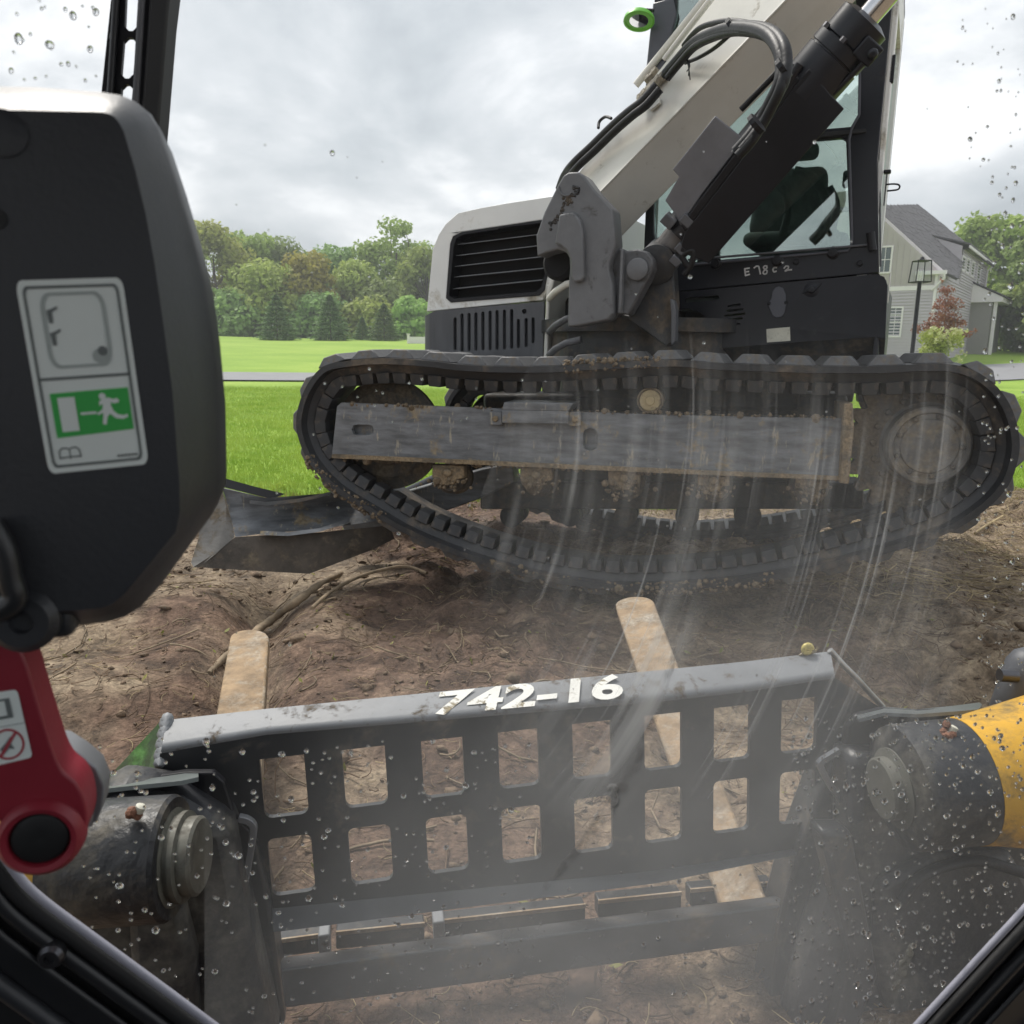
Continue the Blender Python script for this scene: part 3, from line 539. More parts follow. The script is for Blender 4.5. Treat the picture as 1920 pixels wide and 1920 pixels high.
G().prism(UP, UP.tr([(1140, 455), (1163, 465), (1175, 470), (1195, 467), (1213, 471), (1224, 486), (1224, 503), (1213, 527), (1178, 591), (1160, 588), (1138, 600)], SB - .06), SB - .06, SB - .14).done('boom_lug', mt['grey'] if False else M('dark_grey_lug', (.085, .086, .092), .5, var=.25, dirt=(.05, .045, .04), damt=.15, dscale=8, bump=.15), ex, bevel=.008)
G().disc(UP.pw(1196, 505, SB - .06), UP.n, [(.045, 0), (.045, .012), (.038, .016), (0, .016)], 24).done('pin_head', mt['grey'], ex, smooth=30)
G().prism(UP, UP.tr([(1163, 466), (1168, 468), (1164, 588), (1158, 588)], SB - .03), SB - .03, SB - .07).done('lug_rib', mt['grey'], ex, bevel=.004)
G().prism(UP, UP.tr([(1160, 588), (1178, 591), (1218, 527), (1240, 500), (1262, 500), (1266, 567), (1262, 643), (1248, 650), (1218, 628)], SB - .16), SB - .16, SB - .24).done('swing_arm', mt['darksteel'], ex, bevel=.01)
G().prism(UP, UP.tr([(1256, 560), (1263, 563), (1267, 578), (1266, 640), (1258, 648), (1258, 590)], SB - .12), SB - .12, SB - .17).done('swing_flange', mt['greypanel'], ex, bevel=.004)
G().prism(UP, UP.tr([(1148, 530), (1216, 528), (1250, 560), (1245, 640), (1160, 690), (1060, 690), (1060, 613), (1100, 612)], .2), .2, -.3).done('swing_post', mt['darksteel'], ex, bevel=.02)
for y0, y1 in ((533, 560), (598, 622), (643, 665)):
    G().tube([UP.pw(1030, y1, .22), UP.pw(1042, (y0 + y1) / 2, .36), UP.pw(1062, y0, .40), UP.pw(1090, y0 - 6, .40)], .016, 8).done('hydraulic_hose', mt['cream'] if y0 < 540 else mt['greypanel'], ex, smooth=60)
G().prism(UP, UP.tr([(1024, 545), (1034, 520), (1040, 522), (1030, 560), (1026, 690), (1018, 690)], .06), .06, -.3).done('cover_edge', mt['cream'], ex, bevel=.006)
# boom: a box section coming towards the viewer
def boom_line(p0, p1, d0, d1, k0, k1):
    A, B = pt(*p0, d0), pt(*p1, d1); return A + (B - A) * k0, A + (B - A) * k1
E1 = boom_line((1087, 320), (1338, 0), 3.86, 3.30, -.06, 1.55); E2 = boom_line((1126, 360), (1474, 0), 3.62, 3.02, -.06, 1.55); E3 = boom_line((1170, 440), (1592, 15), 3.68, 3.08, -.06, 1.55)
E4 = tuple(E1[i] + (E3[i] - E2[i]) for i in range(2))
bo = G().hexa([E1[0], E2[0], E3[0], E4[0], E1[1], E2[1], E3[1], E4[1]]).done('boom', mt['cream'], ex, bevel=.008)
G().tube([E2[0] + (E2[1] - E2[0]) * t for t in np.linspace(.02, 1, 8)], .006, 6).done('weld_seam', mt['cream'], bo, smooth=60)
BN = (E2[1] - E2[0]).normalized()
def onboom(x, y, k=0.0):
    """point in the plane of the cream top face of the boom"""
    n = (E2[1] - E2[0]).cross(E1[0] - E2[0]).normalized(); r = ray(x, y); t = (E2[0] - EYE).dot(n) / r.dot(n); n = n if n.dot(r) < 0 else -n; t = (E2[0] + n * k - EYE).dot(n) / r.dot(n); return EYE + r * t
def cyl(pts, r, name, m, n=24, **kw): return G().tube(pts, r, n).done(name, m, ex, smooth=40, **kw)
cyl([onboom(1192, 160, .05), onboom(1321, 0, .05), onboom(1400, -98, .05)], .017, 'boom_pipe', mt['cream'], 12)
cyl([onboom(1249, 114, .03), onboom(1338, 0, .03), onboom(1412, -95, .03)], .013, 'boom_pipe', mt['cream'], 12)
cyl([onboom(1244, 112, .06), onboom(1262, 88, .06), onboom(1330, 0, .06)], .010, 'boom_pipe', mt['cream'], 12)
hp = [(1248, 138, .05), (1270, 112, .07), (1300, 80, .10), (1335, 62, .14), (1370, 52, .18), (1410, 53, .22), (1440, 64, .25), (1458, 88, .26), (1465, 120, .25), (1462, 155, .24), (1446, 190, .22), (1425, 228, .2), (1404, 258, .2), (1380, 285, .2)]
for k, (dx, dy, r) in enumerate(((0, 0, .020), (9, -3, .018), (3, 8, .016), (-3, 4, .015))):
    cyl(smoothpath([onboom(x + dx * (1 + .3 * math.sin(i + k)), y + dy, .02 + h) for i, (x, y, h) in enumerate(hp)], 5), r, 'hydraulic_hose', mt['hose'], 10)
cyl(smoothpath([onboom(x, y, h) for x, y, h in ((1282, 85, .05), (1310, 54, .1), (1350, 41, .16), (1385, 41, .2), (1425, 52, .22), (1448, 75, .24))], 6), .011, 'hydraulic_hose', mt['hose'], 10)
cyl(smoothpath([onboom(x, y, h) for x, y, h in ((1285, 118, .03), (1310, 108, .05), (1340, 90, .08), (1368, 66, .12))], 6), .008, 'hydraulic_hose', mt['hose'], 8)
for x, y in ((1374, 50), (1469, 129), (1418, 233)):
    c_ = onboom(x, y, .2 if x < 1400 else .27); G().disc(c_, BN, [(.034, -.008), (.034, .008)], 14).done('hose_clip', mt['blackmatt'], ex)
for k in range(3):
    cyl(smoothpath([onboom(1286 + k * 3, 108 + 2 * k, .09), onboom(1291 + k, 125, .08), onboom(1294 - k * 3, 150 - k * 8, .05)], 5), .0025, 'loose_strand', mt['hose'], 5)
lh = [(1232, 160, .05), (1206, 190, .05), (1180, 210, .05), (1148, 238, .04), (1110, 275, .03), (1080, 303, .03), (1062, 325, .0), (1052, 350, -.04)]
for k, (dx, dy, r) in enumerate(((0, 0, .022), (6, 7, .018), (-5, 3, .015))):
    cyl(smoothpath([onboom(x + dx, y + dy, .03 + h) for x, y, h in lh], 5), r, 'hydraulic_hose', mt['hose'], 10)
cyl(smoothpath([onboom(x, y, .06) for x, y in ((1122, 240), (1124, 228), (1135, 219), (1146, 222))], 5), .007, 'hydraulic_hose', mt['hose'], 8)
g = G()
for (x, y), dr, l, r in (((1214, 172), 1, .10, .022), ((1226, 160), 1, .08, .022), ((1237, 150), 1, .07, .020), ((1206, 182), 1, .05, .026), ((1222, 142), 1, .07, .02)):
    c_ = onboom(x, y, .045); g.disc(c_ - BN * l / 2, BN, [(r * .7, 0), (r, .01), (r, l * .4), (r * .8, l * .42), (r * .8, l * .6), (r, l * .62), (r, l), (r * .6, l)], 6)
g.done('hose_fittings', mt['fitting'], ex)
fn = (E2[1] - E2[0]).cross(E1[0] - E2[0]).normalized(); fn = fn if fn.dot(EYE - E2[0]) > 0 else -fn
FB = Plane(onboom(1218, 185, .006), BN, fn.cross(BN))
G().prism(FB, FB.tr([(1204, 170), (1213, 158), (1238, 186), (1237, 193), (1220, 207), (1210, 198)], .01), .012, .0).done('pipe_bracket', mt['cream'], ex, bevel=.003)
G().disc(FB.pw(1216, 196, .012), FB.n, [(.012, 0), (.012, .006), (.009, .009)], 6).done('bolt', mt['steel'], ex)
# boom cylinder with its guard plates
C0, C1 = pt(1238, 487, 3.42), pt(1640, 18, 2.80); ca = (C1 - C0).normalized(); CL = (C1 - C0).length
cside = ca.cross((C0 + C1) / 2 - EYE).normalized()           # across the picture, square to the cylinder
cfr = cside.cross(ca).normalized(); cfr = cfr if cfr.dot(EYE - C0) > 0 else -cfr
def cc(t, s=0, f=0): return C0 + ca * (CL * t) + cside * s + cfr * f
CP = Plane(cc(.5, 0, .105), cside, ca); CP = CP if CP.n.dot(EYE - CP.o) > 0 else Plane(cc(.5, 0, .105), -cside, ca)
G().tube([cc(t) for t in (.12, .5, .74)], .088, 36).done('cylinder_barrel', mt['black'], ex, smooth=40)
G().disc(cc(.70), ca, [(.088, 0), (.108, .0), (.108, .15), (.100, .152), (.100, .158), (.108, .16), (.108, .20), (.09, .2), (.09, .205), (.098, .21), (.098, .295), (.06, .31)], 40).done('cylinder_gland', mt['black'], ex, smooth=30)
G().tube([cc(t) for t in (.85, 1.0, 1.35)], .041, 24).done('cylinder_rod', mt['chrome'], ex, smooth=40)
for k in range(6):
    t = 2 * math.pi * k / 6 + .4; G().disc(cc(.70) + ca * .2 + (cside * math.cos(t) + cfr * math.sin(t)) * .099, ca, [(.014, 0), (.014, .016), (.008, .018)], 6).done('bolt', mt['bolt'], ex)
G().prism(CP, CP.tr([(1284, 436), (1400, 286), (1500, 148), (1518, 128), (1556, 176), (1583, 204), (1329, 494), (1273, 472)], 0), 0, -.012).done('cylinder_guard', mt['blackmatt'], ex, bevel=.004)
G().prism(CP, CP.tr([(1284, 436), (1400, 286), (1500, 148), (1490, 140), (1390, 272), (1276, 424)], 0), -.001, -.10).done('guard_flange', mt['blackmatt'], ex, bevel=.004)
G().prism(CP, CP.tr([(1341, 217), (1389, 256), (1392, 266), (1318, 362), (1276, 424), (1266, 402), (1247, 376), (1273, 331), (1261, 318)], -.02), -.02, -.035).done('guard_plate', M('grey_guard_plate', (.15, .153, .17), .42, var=.12, bump=.05), ex, bevel=.004)
G().tube([cc(.03), cc(.155)], .066, 28).disc(cc(.155) - ca * .02, ca, [(.078, 0), (.078, .02), (.07, .03)], 28).done('cylinder_base', M('primer_barrel', (.13, .12, .115), .5, var=.3, dirt=(.05, .04, .035), damt=.2, dscale=10), ex, smooth=30)
G().disc(cc(-.005, 0, -.11), cfr, [(.082, 0), (.082, .2), (.06, .21), (0, .21)], 28).done('cylinder_eye', mt['darksteel'], ex, smooth=30)
FIT = [(1252, 416, .06), (1287, 415, .055), (1266, 490, .05), (1276, 468, .05)]
for x, y, s_ in FIT:
    q = CP.at(x, y, .0); G().box(CP, q[0] - s_ * .45, q[0] + s_ * .45, q[1] - s_ * .35, q[1] + s_ * .35, .0, -.07).done('port_block', mt['greypanel'], ex, bevel=.004)
G().tube(smoothpath([CP.pw(x, y, -.01) for x, y in ((1290, 500), (1280, 480), (1300, 470), (1296, 496), (1282, 515))], 5), .013, 10).done('hydraulic_hose', mt['hose'], ex, smooth=60)
G().tube([cc(.55, -.14 if CP.u.dot(cside) > 0 else .14, -.02), cc(.74, -.12 if CP.u.dot(cside) > 0 else .12, 0)], .012, 10).done('grease_line', mt['hose'], ex, smooth=60)
q = CP.at(1626, 100, -.02); G().box(CP, q[0] - .04, q[0] + .035, q[1] - .03, q[1] + .04, .0, -.09).disc(CP.pw(1636, 101, .0), CP.n, [(.02, 0), (.02, .02), (.014, .03)], 6).done('port_block', mt['black'], ex, bevel=.006)
G().tube([CP.pw(1625, 112, -.02), CP.pw(1562, 176, -.05)], .011, 10).done('hydraulic_line', mt['black'], ex, smooth=60)
for x, y in ((1430, 210), (1443, 165), (1500, 160)):
    q = CP.pw(x, y, -.02)
G().tube(smoothpath([CP.pw(x, y, -.01) for x, y in ((1385, 280), (1402, 255), (1440, 200), (1470, 165), (1500, 120))], 5), .016, 10).done('hydraulic_line', mt['black'], ex, smooth=60)
G().tube(smoothpath([CP.pw(x, y, -.03) for x, y in ((1462, 140), (1478, 128), (1496, 130), (1505, 140))], 5), .014, 10).done('hydraulic_hose', mt['hose'], ex, smooth=60)

# ------------------------------------------------------------------ excavator: cab
panel = [(1256, 549), (1644, 514), (1658, 519), (1664, 535), (1660, 634), (1640, 632), (1503, 641), (1335, 654), (1335, 619), (1327, 600), (1315, 587), (1292, 578), (1256, 584)]
def capsule(x0, y0, x1, y1, r):
    a = math.atan2(y1 - y0, x1 - x0); out = []
    for k in range(9): t = a - math.pi / 2 + math.pi * k / 8; out.append((x1 + r * math.cos(t), y1 + r * math.sin(t)))
    for k in range(9): t = a + math.pi / 2 + math.pi * k / 8; out.append((x0 + r * math.cos(t), y0 + r * math.sin(t)))
    return UP.tr(out, 0)
vents = [capsule(1288, 563, 1344, 558, 4.5)] + [capsule(x0, y0, x1, y1, 2.0) for x0, y0, x1, y1 in ((1366, 574, 1387, 571), (1364, 583, 1392, 580), (1360, 592, 1396, 588), (1363, 600, 1391, 597), (1367, 609, 1386, 607))]
G().prism(UP, UP.tr(panel), 0, -.03, vents).done('front_panel', mt['black'], ex, smooth=30)
g = G(); R0 = UP.tr([(1335, 654), (1503, 641), (1640, 632), (1660, 634)]); R1 = UP.tr([(1335, 700), (1503, 700), (1640, 700), (1655, 700)], -.12)
g.add([UP.w(a, b, -.003) for a, b in R0] + [UP.w(a, b, -.13) for a, b in R1] + [UP.w(a, b, -.04) for a, b in R0] + [UP.w(a, b, -.16) for a, b in R1], [(0, 1, 5, 4), (1, 2, 6, 5), (2, 3, 7, 6), (8, 9, 13, 12), (9, 10, 14, 13), (10, 11, 15, 14), (0, 4, 12, 8), (3, 7, 15, 11), (4, 5, 13, 12), (5, 6, 14, 13), (6, 7, 15, 14), (0, 1, 9, 8), (1, 2, 10, 9), (2, 3, 11, 10)])
g.done('lower_skirt', mt['darksteel'], ex)
x1, b1 = UP.at(1660, 534); g = G(); yb = UP.at(1660, 634)[1]; rr = .022
g.loft([[UP.w(x1 - rr + rr * math.sin(t), b, -rr + rr * math.cos(t)) for t in np.linspace(0, math.pi / 2, 7)] + [UP.w(x1, b, -1.2), UP.w(x1 - .02, b, -1.2), UP.w(x1 - .02, b, -.035)] for b in (UP.at(1658, 519)[1] - .01, yb, yb - .16)]).done('side_panel', mt['black'], ex, smooth=40)
G().prism(UP, UP.tr([(1250, 545), (1644, 508), (1650, 516), (1250, 552)], -.05), -.05, -1.2).done('panel_gap', mt['inside'], ex)
cov = [(1445, 590), (1443, 568), (1447, 546), (1453, 539), (1461, 537), (1469, 541), (1474, 554), (1474, 564), (1478, 570), (1474, 579), (1470, 591), (1460, 597), (1450, 596), (1440, 574)]
cov = [(1446, 560), (1448, 546), (1454, 539), (1461, 537), (1468, 540), (1473, 552), (1473, 562), (1477, 567), (1473, 575), (1471, 588), (1465, 595), (1456, 596), (1448, 592), (1443, 580), (1439, 570), (1443, 564)]
G().prism(UP, UP.tr(cov, .006), .006, .0005).done('cover_plate', mt['cabgrey'], ex, bevel=.0025)
for x, y in ((1442, 569), (1474, 567)): G().disc(UP.pw(x, y, .006), UP.n, [(.008, 0), (.008, .004), (.005, .006)], 6).done('bolt', mt['blackmatt'], ex)
G().prism(UP, UP.tr([(1437, 617), (1481, 613), (1482, 639), (1438, 642)], .002), .0022, .0006).done('info_label', mt['label'], ex)
g = G()   # dent with a latch in the panel
g.disc(UP.pw(1522, 543, -.002), UP.n, [(.035, 0), (.03, .004), (.016, .006), (.014, .016), (.010, .018)], 20).done('latch', mt['black'], ex, smooth=40)
G().tube([UP.pw(x, y, .001) for x, y in ((1504, 551), (1515, 545), (1530, 542), (1540, 531))], [.003, .008, .008, .003], 8).done('latch_dent', mt['black'], ex, smooth=60)
# cab frame with its openings
aL, _ = UP.at(1216, 120); aR, _ = UP.at(1645, 300); bT = UP.at(1400, -120)[1]; bB = UP.at(1450, 528)[1]; bS = UP.at(1450, 478)[1]
frame = [UP.at(1250, 548), UP.at(1648, 511)] + [(aR, UP.at(1640, 300)[1]), (aR, bT), (aL + .10, bT), (aL + .02, UP.at(1225, 10)[1]), (aL, UP.at(1216, 120)[1]), (aL - .03, UP.at(1212, 300)[1])]
win_lo = UP.tr([(1236, 497), (1588, 466), (1594, 458), (1586, 262), (1578, 257), (1300, 279), (1225, 285), (1226, 480)])
win_hi = UP.tr([(1228, 268), (1540, 242), (1597, 237), (1609, 214), (1610, 60), (1600, -60), (1270, -60), (1268, 25), (1262, 50), (1240, 160)])
G().prism(UP, frame, -.002, -.05, [win_lo, win_hi]).done('cab_frame', mt['black'], ex, bevel=.004)
G().prism(UP, UP.tr([(1212, 120), (1224, 5), (1262, -5), (1268, 25), (1262, 50), (1236, 170), (1220, 290), (1204, 300)], .012), .012, -.002).done('cab_pillar', mt['cabgrey'], ex, bevel=.006)
G().prism(UP, UP.tr([(1230, 273), (1540, 248), (1624, 241), (1624, 248), (1540, 258), (1230, 283)], .01), .01, -.002).done('window_seal', mt['seal'], ex, bevel=.003)
G().tube([UP.pw(x, y, .006) for x, y in ((1614, 20), (1611, 215), (1598, 238), (1592, 262), (1598, 455), (1590, 470), (1300, 496))], .006, 8).done('window_trim', mt['cabgrey'], ex, smooth=60)
G().prism(UP, win_lo, -.02, -.026).done('lower_windscreen', mt['cabglass'], ex)
G().prism(UP, win_hi, -.02, -.026).done('upper_windscreen', mt['cabglass'], ex)
G().tube([UP.pw(x, y, .012) for x, y in ((1290, 487), (1450, 474), (1630, 459))], .005, 8).done('wiper_rail', mt['greypanel'], ex, smooth=60)
for x, y in ((1343, 494), (1458, 489), (1562, 474)): G().disc(UP.pw(x, y, -.002), UP.n, [(.026, 0), (.026, .01), (.018, .014), (.018, .03), (.0, .032)], 14).done('mount_knob', mt['blackmatt'], ex, smooth=30)
for x, y in ((1493, 491), (1612, 494)): G().disc(UP.pw(x, y, -.002), UP.n, [(.014, 0), (.014, .008), (.009, .011)], 6).done('bolt', mt['blackmatt'], ex)
for P0, P1 in (((1632, 436), (1636, 470)),): G().tube([UP.pw(*P0, .02), UP.pw(*P1, .02)], .017, 12).done('corner_bumper', mt['blackmatt'], ex, smooth=30)
for dx in (0, 6, 11):
    G().tube([UP.pw(1641 + dx, 30 - dx, -.01 - dx * .004), UP.pw(1638 + dx, 300, -.01 - dx * .004), UP.pw(1640 + dx, 500, -.01 - dx * .004)], .004, 6).done('door_seal', mt['greypanel'] if dx != 6 else mt['seal'], ex, smooth=60)
# chalked fleet number on the sill
strokes = [[(770, 370), (772, 392), (775, 415)], [(770, 370), (800, 365)], [(772, 391), (796, 388)], [(775, 415), (802, 407)], [(832, 364), (848, 353), (862, 355), (868, 375), (874, 404)], [(918, 352), (903, 351), (895, 362), (905, 374), (918, 383), (915, 400), (901, 405), (892, 395), (902, 378), (917, 364), (916, 354)], [(982, 362), (966, 362), (958, 376), (965, 390), (980, 386)], [(1032, 366), (1045, 352), (1060, 355), (1058, 368), (1040, 384), (1060, 378), (1082, 376)]]
for s_ in strokes:
    px_ = [(1180 + x * .28125, 400 + y * .28125) for x, y in s_]; px_ = smoothpath(px_, 5) if len(px_) > 2 else px_; g = G(); Lp = UP.tr(px_, 0)
    for (a, b), (a2, b2) in zip(Lp[:-1], Lp[1:]):
        d = math.hypot(a2 - a, b2 - b) + 1e-9; nx_, ny_ = -(b2 - b) / d * .0033, (a2 - a) / d * .0033; ex_, ey_ = (a2 - a) / d * .002, (b2 - b) / d * .002
        g.add([UP.w(a + nx_ - ex_, b + ny_ - ey_, .0015), UP.w(a2 + nx_ + ex_, b2 + ny_ + ey_, .0015), UP.w(a2 - nx_ + ex_, b2 - ny_ + ey_, .0015), UP.w(a - nx_ - ex_, b - ny_ - ey_, .0015)], [(0, 1, 2, 3)])
    g.done('chalk_stroke', mt['chalk'], ex)
# cab sides, back, roof: frames with openings so the sky shows through
bw0, bw1 = UP.at(1640, 470)[1], UP.at(1640, -80)[1]
SPn = Plane(UP.w(aR, 0, 0), -UP.n, UP.v)        # outer face of the door side, axis running to the rear
G().prism(SPn, [(.03, bB), (1.25, bB), (1.25, bT), (.03, bT)], -.0, -.04, [[(.12, bw0 - .25), (1.10, bw0 - .25), (1.10, bw1), (.12, bw1)]]).done('door_frame', mt['white'], ex)
G().prism(SPn, [(.115, bw0 - .255), (1.105, bw0 - .255), (1.105, bw1 + .005), (.115, bw1 + .005)], -.015, -.02).done('door_glass', mt['cabglass'], ex)
G().box(UP, aR + .001, aR + .022, bS - .35, bT, -.05, -.12).done('door_edge', mt['white'], ex, bevel=.005)
SPl = Plane(UP.w(aL, 0, 0), UP.n, UP.v)
G().prism(SPl, [(-1.25, bB), (-.05, bB), (-.05, bT), (-1.25, bT)], 0, -.04, [[(-1.1, bw0), (-.12, bw0), (-.12, bw1), (-1.1, bw1)]]).done('cab_side', mt['black'], ex)
RP_ = Plane(UP.w(0, 0, -1.22), UP.u, UP.v)
G().prism(RP_, [(aL, bB), (aR, bB), (aR, bT), (aL, bT)], 0, -.04, [[(aL + .1, bw0 + .05), (aR - .1, bw0 + .05), (aR - .1, bw1), (aL + .1, bw1)]]).done('cab_back', mt['black'], ex)
G().box(UP, aL, aR, bT, bT + .06, -.01, -1.26).done('cab_roof', mt['black'], ex, bevel=.02)
G().box(UP, aL + .03, aR - .03, bB - .12, bB - .06, -.06, -1.2).done('cab_floor', mt['seat'], ex)
st = empty('seat', Vector((0, 0, 0))); st.parent = ex
def sbox(x0, y0, x1, y1, c, th, name, bv=.03, sk=0):
    A, B = UP.at(x0, y1, c), UP.at(x1, y0, c); G().prism(UP, [(A[0], A[1]), (B[0], A[1]), (B[0] - sk, B[1]), (A[0] + sk, B[1])], c, c - th).done(name, mt['seat'], st, bevel=bv, seg=3)
sbox(1425, 262, 1535, 304, -.62, .09, 'headrest', .03); sbox(1400, 306, 1562, 440, -.60, .12, 'backrest', .04, .03); sbox(1390, 425, 1575, 462, -.25, .45, 'cushion', .03)
sbox(1578, 318, 1592, 350, -.30, .06, 'belt_reel', .012)
for x0 in (1470, 1560): G().tube(smoothpath([UP.pw(x, y, c) for x, y, c in ((x0 - 20, 470, -.3), (x0, 430, -.25), (x0 + 8, 385, -.2), (x0 - 6, 350, -.18))], 5), .017, 10).done('control_lever', mt['seat'], ex, smooth=60)
G().tube(smoothpath([UP.pw(x, y, -.35) for x, y in ((1490, 320), (1520, 330), (1545, 365), (1555, 420), (1548, 455))], 5), .022, 10).done('armrest', mt['seat'], ex, smooth=60)
G().box(UP, *[UP.at(1420, 476, -.4)[0], UP.at(1590, 476, -.4)[0]], UP.at(1500, 480, -.4)[1], UP.at(1500, 440, -.4)[1], -.35, -.9).done('console', mt['seat'], ex, bevel=.03)
# mirrors, door hardware
g = G().tube([UP.pw(x, y, .05) for x, y in ((1186, 34), (1192, 22), (1204, 19), (1226, 20))], .008, 8).done('mirror_arm', mt['blackmatt'], ex, smooth=60)
mc = UP.pw(1198, 39, .08); maz = (EYE - mc).normalized(); max_ = (Vector((0, 0, -1)) * .95 + maz * .36 + UP.u * -.08).normalized()
mr = G().disc(mc, max_, [(.0, -.03), (.05, -.026), (.066, -.01), (.068, .004), (.060, .006), (.056, .001)], 32).done('round_mirror', mt['greenrim'], ex, smooth=40)
G().disc(mc, max_, [(.055, .0), (.0, .004)], 32).done('mirror_face', mt['mirrorglass'], mr, smooth=40)
def rb(x0, y0, x1, y1, c0, c1, name, m, bv=.004):
    A, B = UP.at(x0, y1, c0), UP.at(x1, y0, c0); return G().box(UP, A[0], B[0], A[1], B[1], c0, c1).done(name, m, ex, bevel=bv)
rb(1665, 101, 1680, 156, -.05, -.07, 'marker_lamp', mt['blackmatt'])
rb(1656, 317, 1671, 325, -.04, -.07, 'handle_cap', mt['blackmatt']); rb(1656, 325, 1664, 385, -.04, -.06, 'door_handle', mt['blackmatt'], .006)
G().tube(smoothpath([UP.pw(x, y, -.05) for x, y in ((1662, 346), (1674, 345), (1684, 346), (1687, 350), (1684, 355), (1674, 357), (1663, 358))], 4), .0035, 8).done('latch_striker', mt['blackmatt'], ex, smooth=60)
rb(1663, 510, 1671, 568, -.05, -.08, 'hinge_block', mt['cream'])

# ------------------------------------------------------------------ loader frame of reference (the machine the photograph is taken from)
LU = RT * 0.984 + UPC * 0.065 + FWD * 0.168; LV = -(RT * 0.036 - UPC * 0.985 + FWD * 0.17)
GP = Plane(EYE + RT * .076 - UPC * .419 + FWD * 1.383, LU, LV)
GP = Plane(GP.o, LU, LV); assert GP.n.dot(EYE - GP.o) > 0
fk = empty('pallet_fork', GP.w(0, -.6, -.1), 'pallet fork attachment with dark perforated back guard stencilled 742-16 and two muddy tines', 'pallet fork')
PITCHX, PITCHY, HW, HH = .13, .141, .070, .104
holes = []
for j in (0, 1):
    for k in range(8):
        a, b = (k - 3.5) * PITCHX, -j * PITCHY; w = HW / 2
        top = [(a + w, b + HH / 2), (a - w, b + HH / 2)] if j == 0 else [p for p in rrect(a - w, a + w, b - HH / 2, b + HH / 2, .010, 3) if p[1] > b]
        bot = [p for p in rrect(a - w, a + w, b - HH / 2, b + HH / 2, .012, 3) if p[1] < b]
        i0 = [p for p in bot if p[0] > a]; i1 = [p for p in bot if p[0] <= a]; holes.append(i0 + top + i1)
plate_px = [(300, 1413), (500, 1376), (1000, 1335), (1240, 1313), (1568, 1272), (1652, 1328), (1640, 1345), (1560, 1640), (1500, 1592), (1232, 1634), (962, 1661), (507, 1706), (430, 1700), (296, 1437)]
plate = GP.tr(plate_px)
G().prism(GP, plate, 0, -.010, holes).done('back_guard', mt['guard'], fk)
def sheet(name, rows, m, parent, thick=.008, bevel=0, smooth=50):
    """rows of world points -> bent sheet with thickness along its mean normal"""
    P = [p for r in rows for p in r]; nr, nc = len(rows), len(rows[0]); n_ = (rows[0][-1] - rows[0][0]).cross(rows[-1][0] - rows[0][0]).normalized()
    if n_.dot(EYE - P[0]) > 0: n_ = -n_
    k = nr * nc; vv = P + [p + n_ * thick for p in P]; ff = []
    for i in range(nr - 1):
        for j in range(nc - 1):
            a, b, c, d = i * nc + j, i * nc + j + 1, (i + 1) * nc + j + 1, (i + 1) * nc + j; ff += [(a, b, c, d), (d + k, c + k, b + k, a + k)]
    edge = list(range(nc)) + [(i + 1) * nc - 1 for i in range(1, nr)] + [(nr - 1) * nc + j for j in range(nc - 2, -1, -1)] + [i * nc for i in range(nr - 2, 0, -1)]
    for i in range(len(edge)): a, b = edge[i], edge[(i + 1) % len(edge)]; ff.append((a, b, b + k, a + k))
    return mesh(name, vv, ff, m, parent, smooth=smooth, bevel=bevel)
lip_t = [(312, 1350), (500, 1329), (812, 1298), (1240, 1256), (1400, 1240), (1557, 1221)]; lip_b = [(302, 1408), (500, 1374), (812, 1348), (1240, 1312), (1400, 1294), (1566, 1268)]
sheet('guard_lip', [[GP.pw(x, y, -.055) for x, y in lip_t], [GP.pw(x + (xb - x) * .7, y + (yb - y) * .72, -.006) for (x, y), (xb, yb) in zip(lip_t, lip_b)], [GP.pw(x + (xb - x) * .86, y + (yb - y) * .88, .001) for (x, y), (xb, yb) in zip(lip_t, lip_b)], [GP.pw(x, y, .002) for x, y in lip_b]], mt['lip'], fk, .008)
sheet('lower_lip', [[GP.pw(x, y, .001) for x, y in ((507, 1704), (962, 1659), (1232, 1632), (1500, 1590))], [GP.pw(x, y, .022) for x, y in ((513, 1748), (962, 1690), (1232, 1656), (1493, 1603))]], M('dull_guard_edge', (.075, .08, .09), .4, var=.2), fk, .008)
def vl(pts): return [GP.pw(x, y, c) for x, y, c in pts]
G().hexa(vl([(304, 1349, -.05), (296, 1440, .002), (272, 1462, -.02), (192, 1469, -.06)]) + [p - GP.n * .008 - GP.v * .01 for p in vl([(304, 1349, -.05), (296, 1440, .002), (272, 1462, -.02), (192, 1469, -.06)])]).done('side_gusset', mt['greenpaint'], fk, label='green scuffed triangular side plate')
g = G(); 
for i in range(9): g.disc(GP.pw(311 - i * 1.6, 1352 + i * 10, -.045 + i * .006), GP.n, [(.010 + .003 * (i % 2), -.012), (.009, .0), (.0, .006)], 8)
g.done('weld_bead', mt['lip'], fk, smooth=60)
G().tube([GP.pw(x, y, -.05 + .004 * i) for i, (x, y) in enumerate(((1556, 1219), (1580, 1246), (1605, 1271), (1655, 1326)))], .006, 8).done('side_edge', mt['steel'], fk, smooth=60)
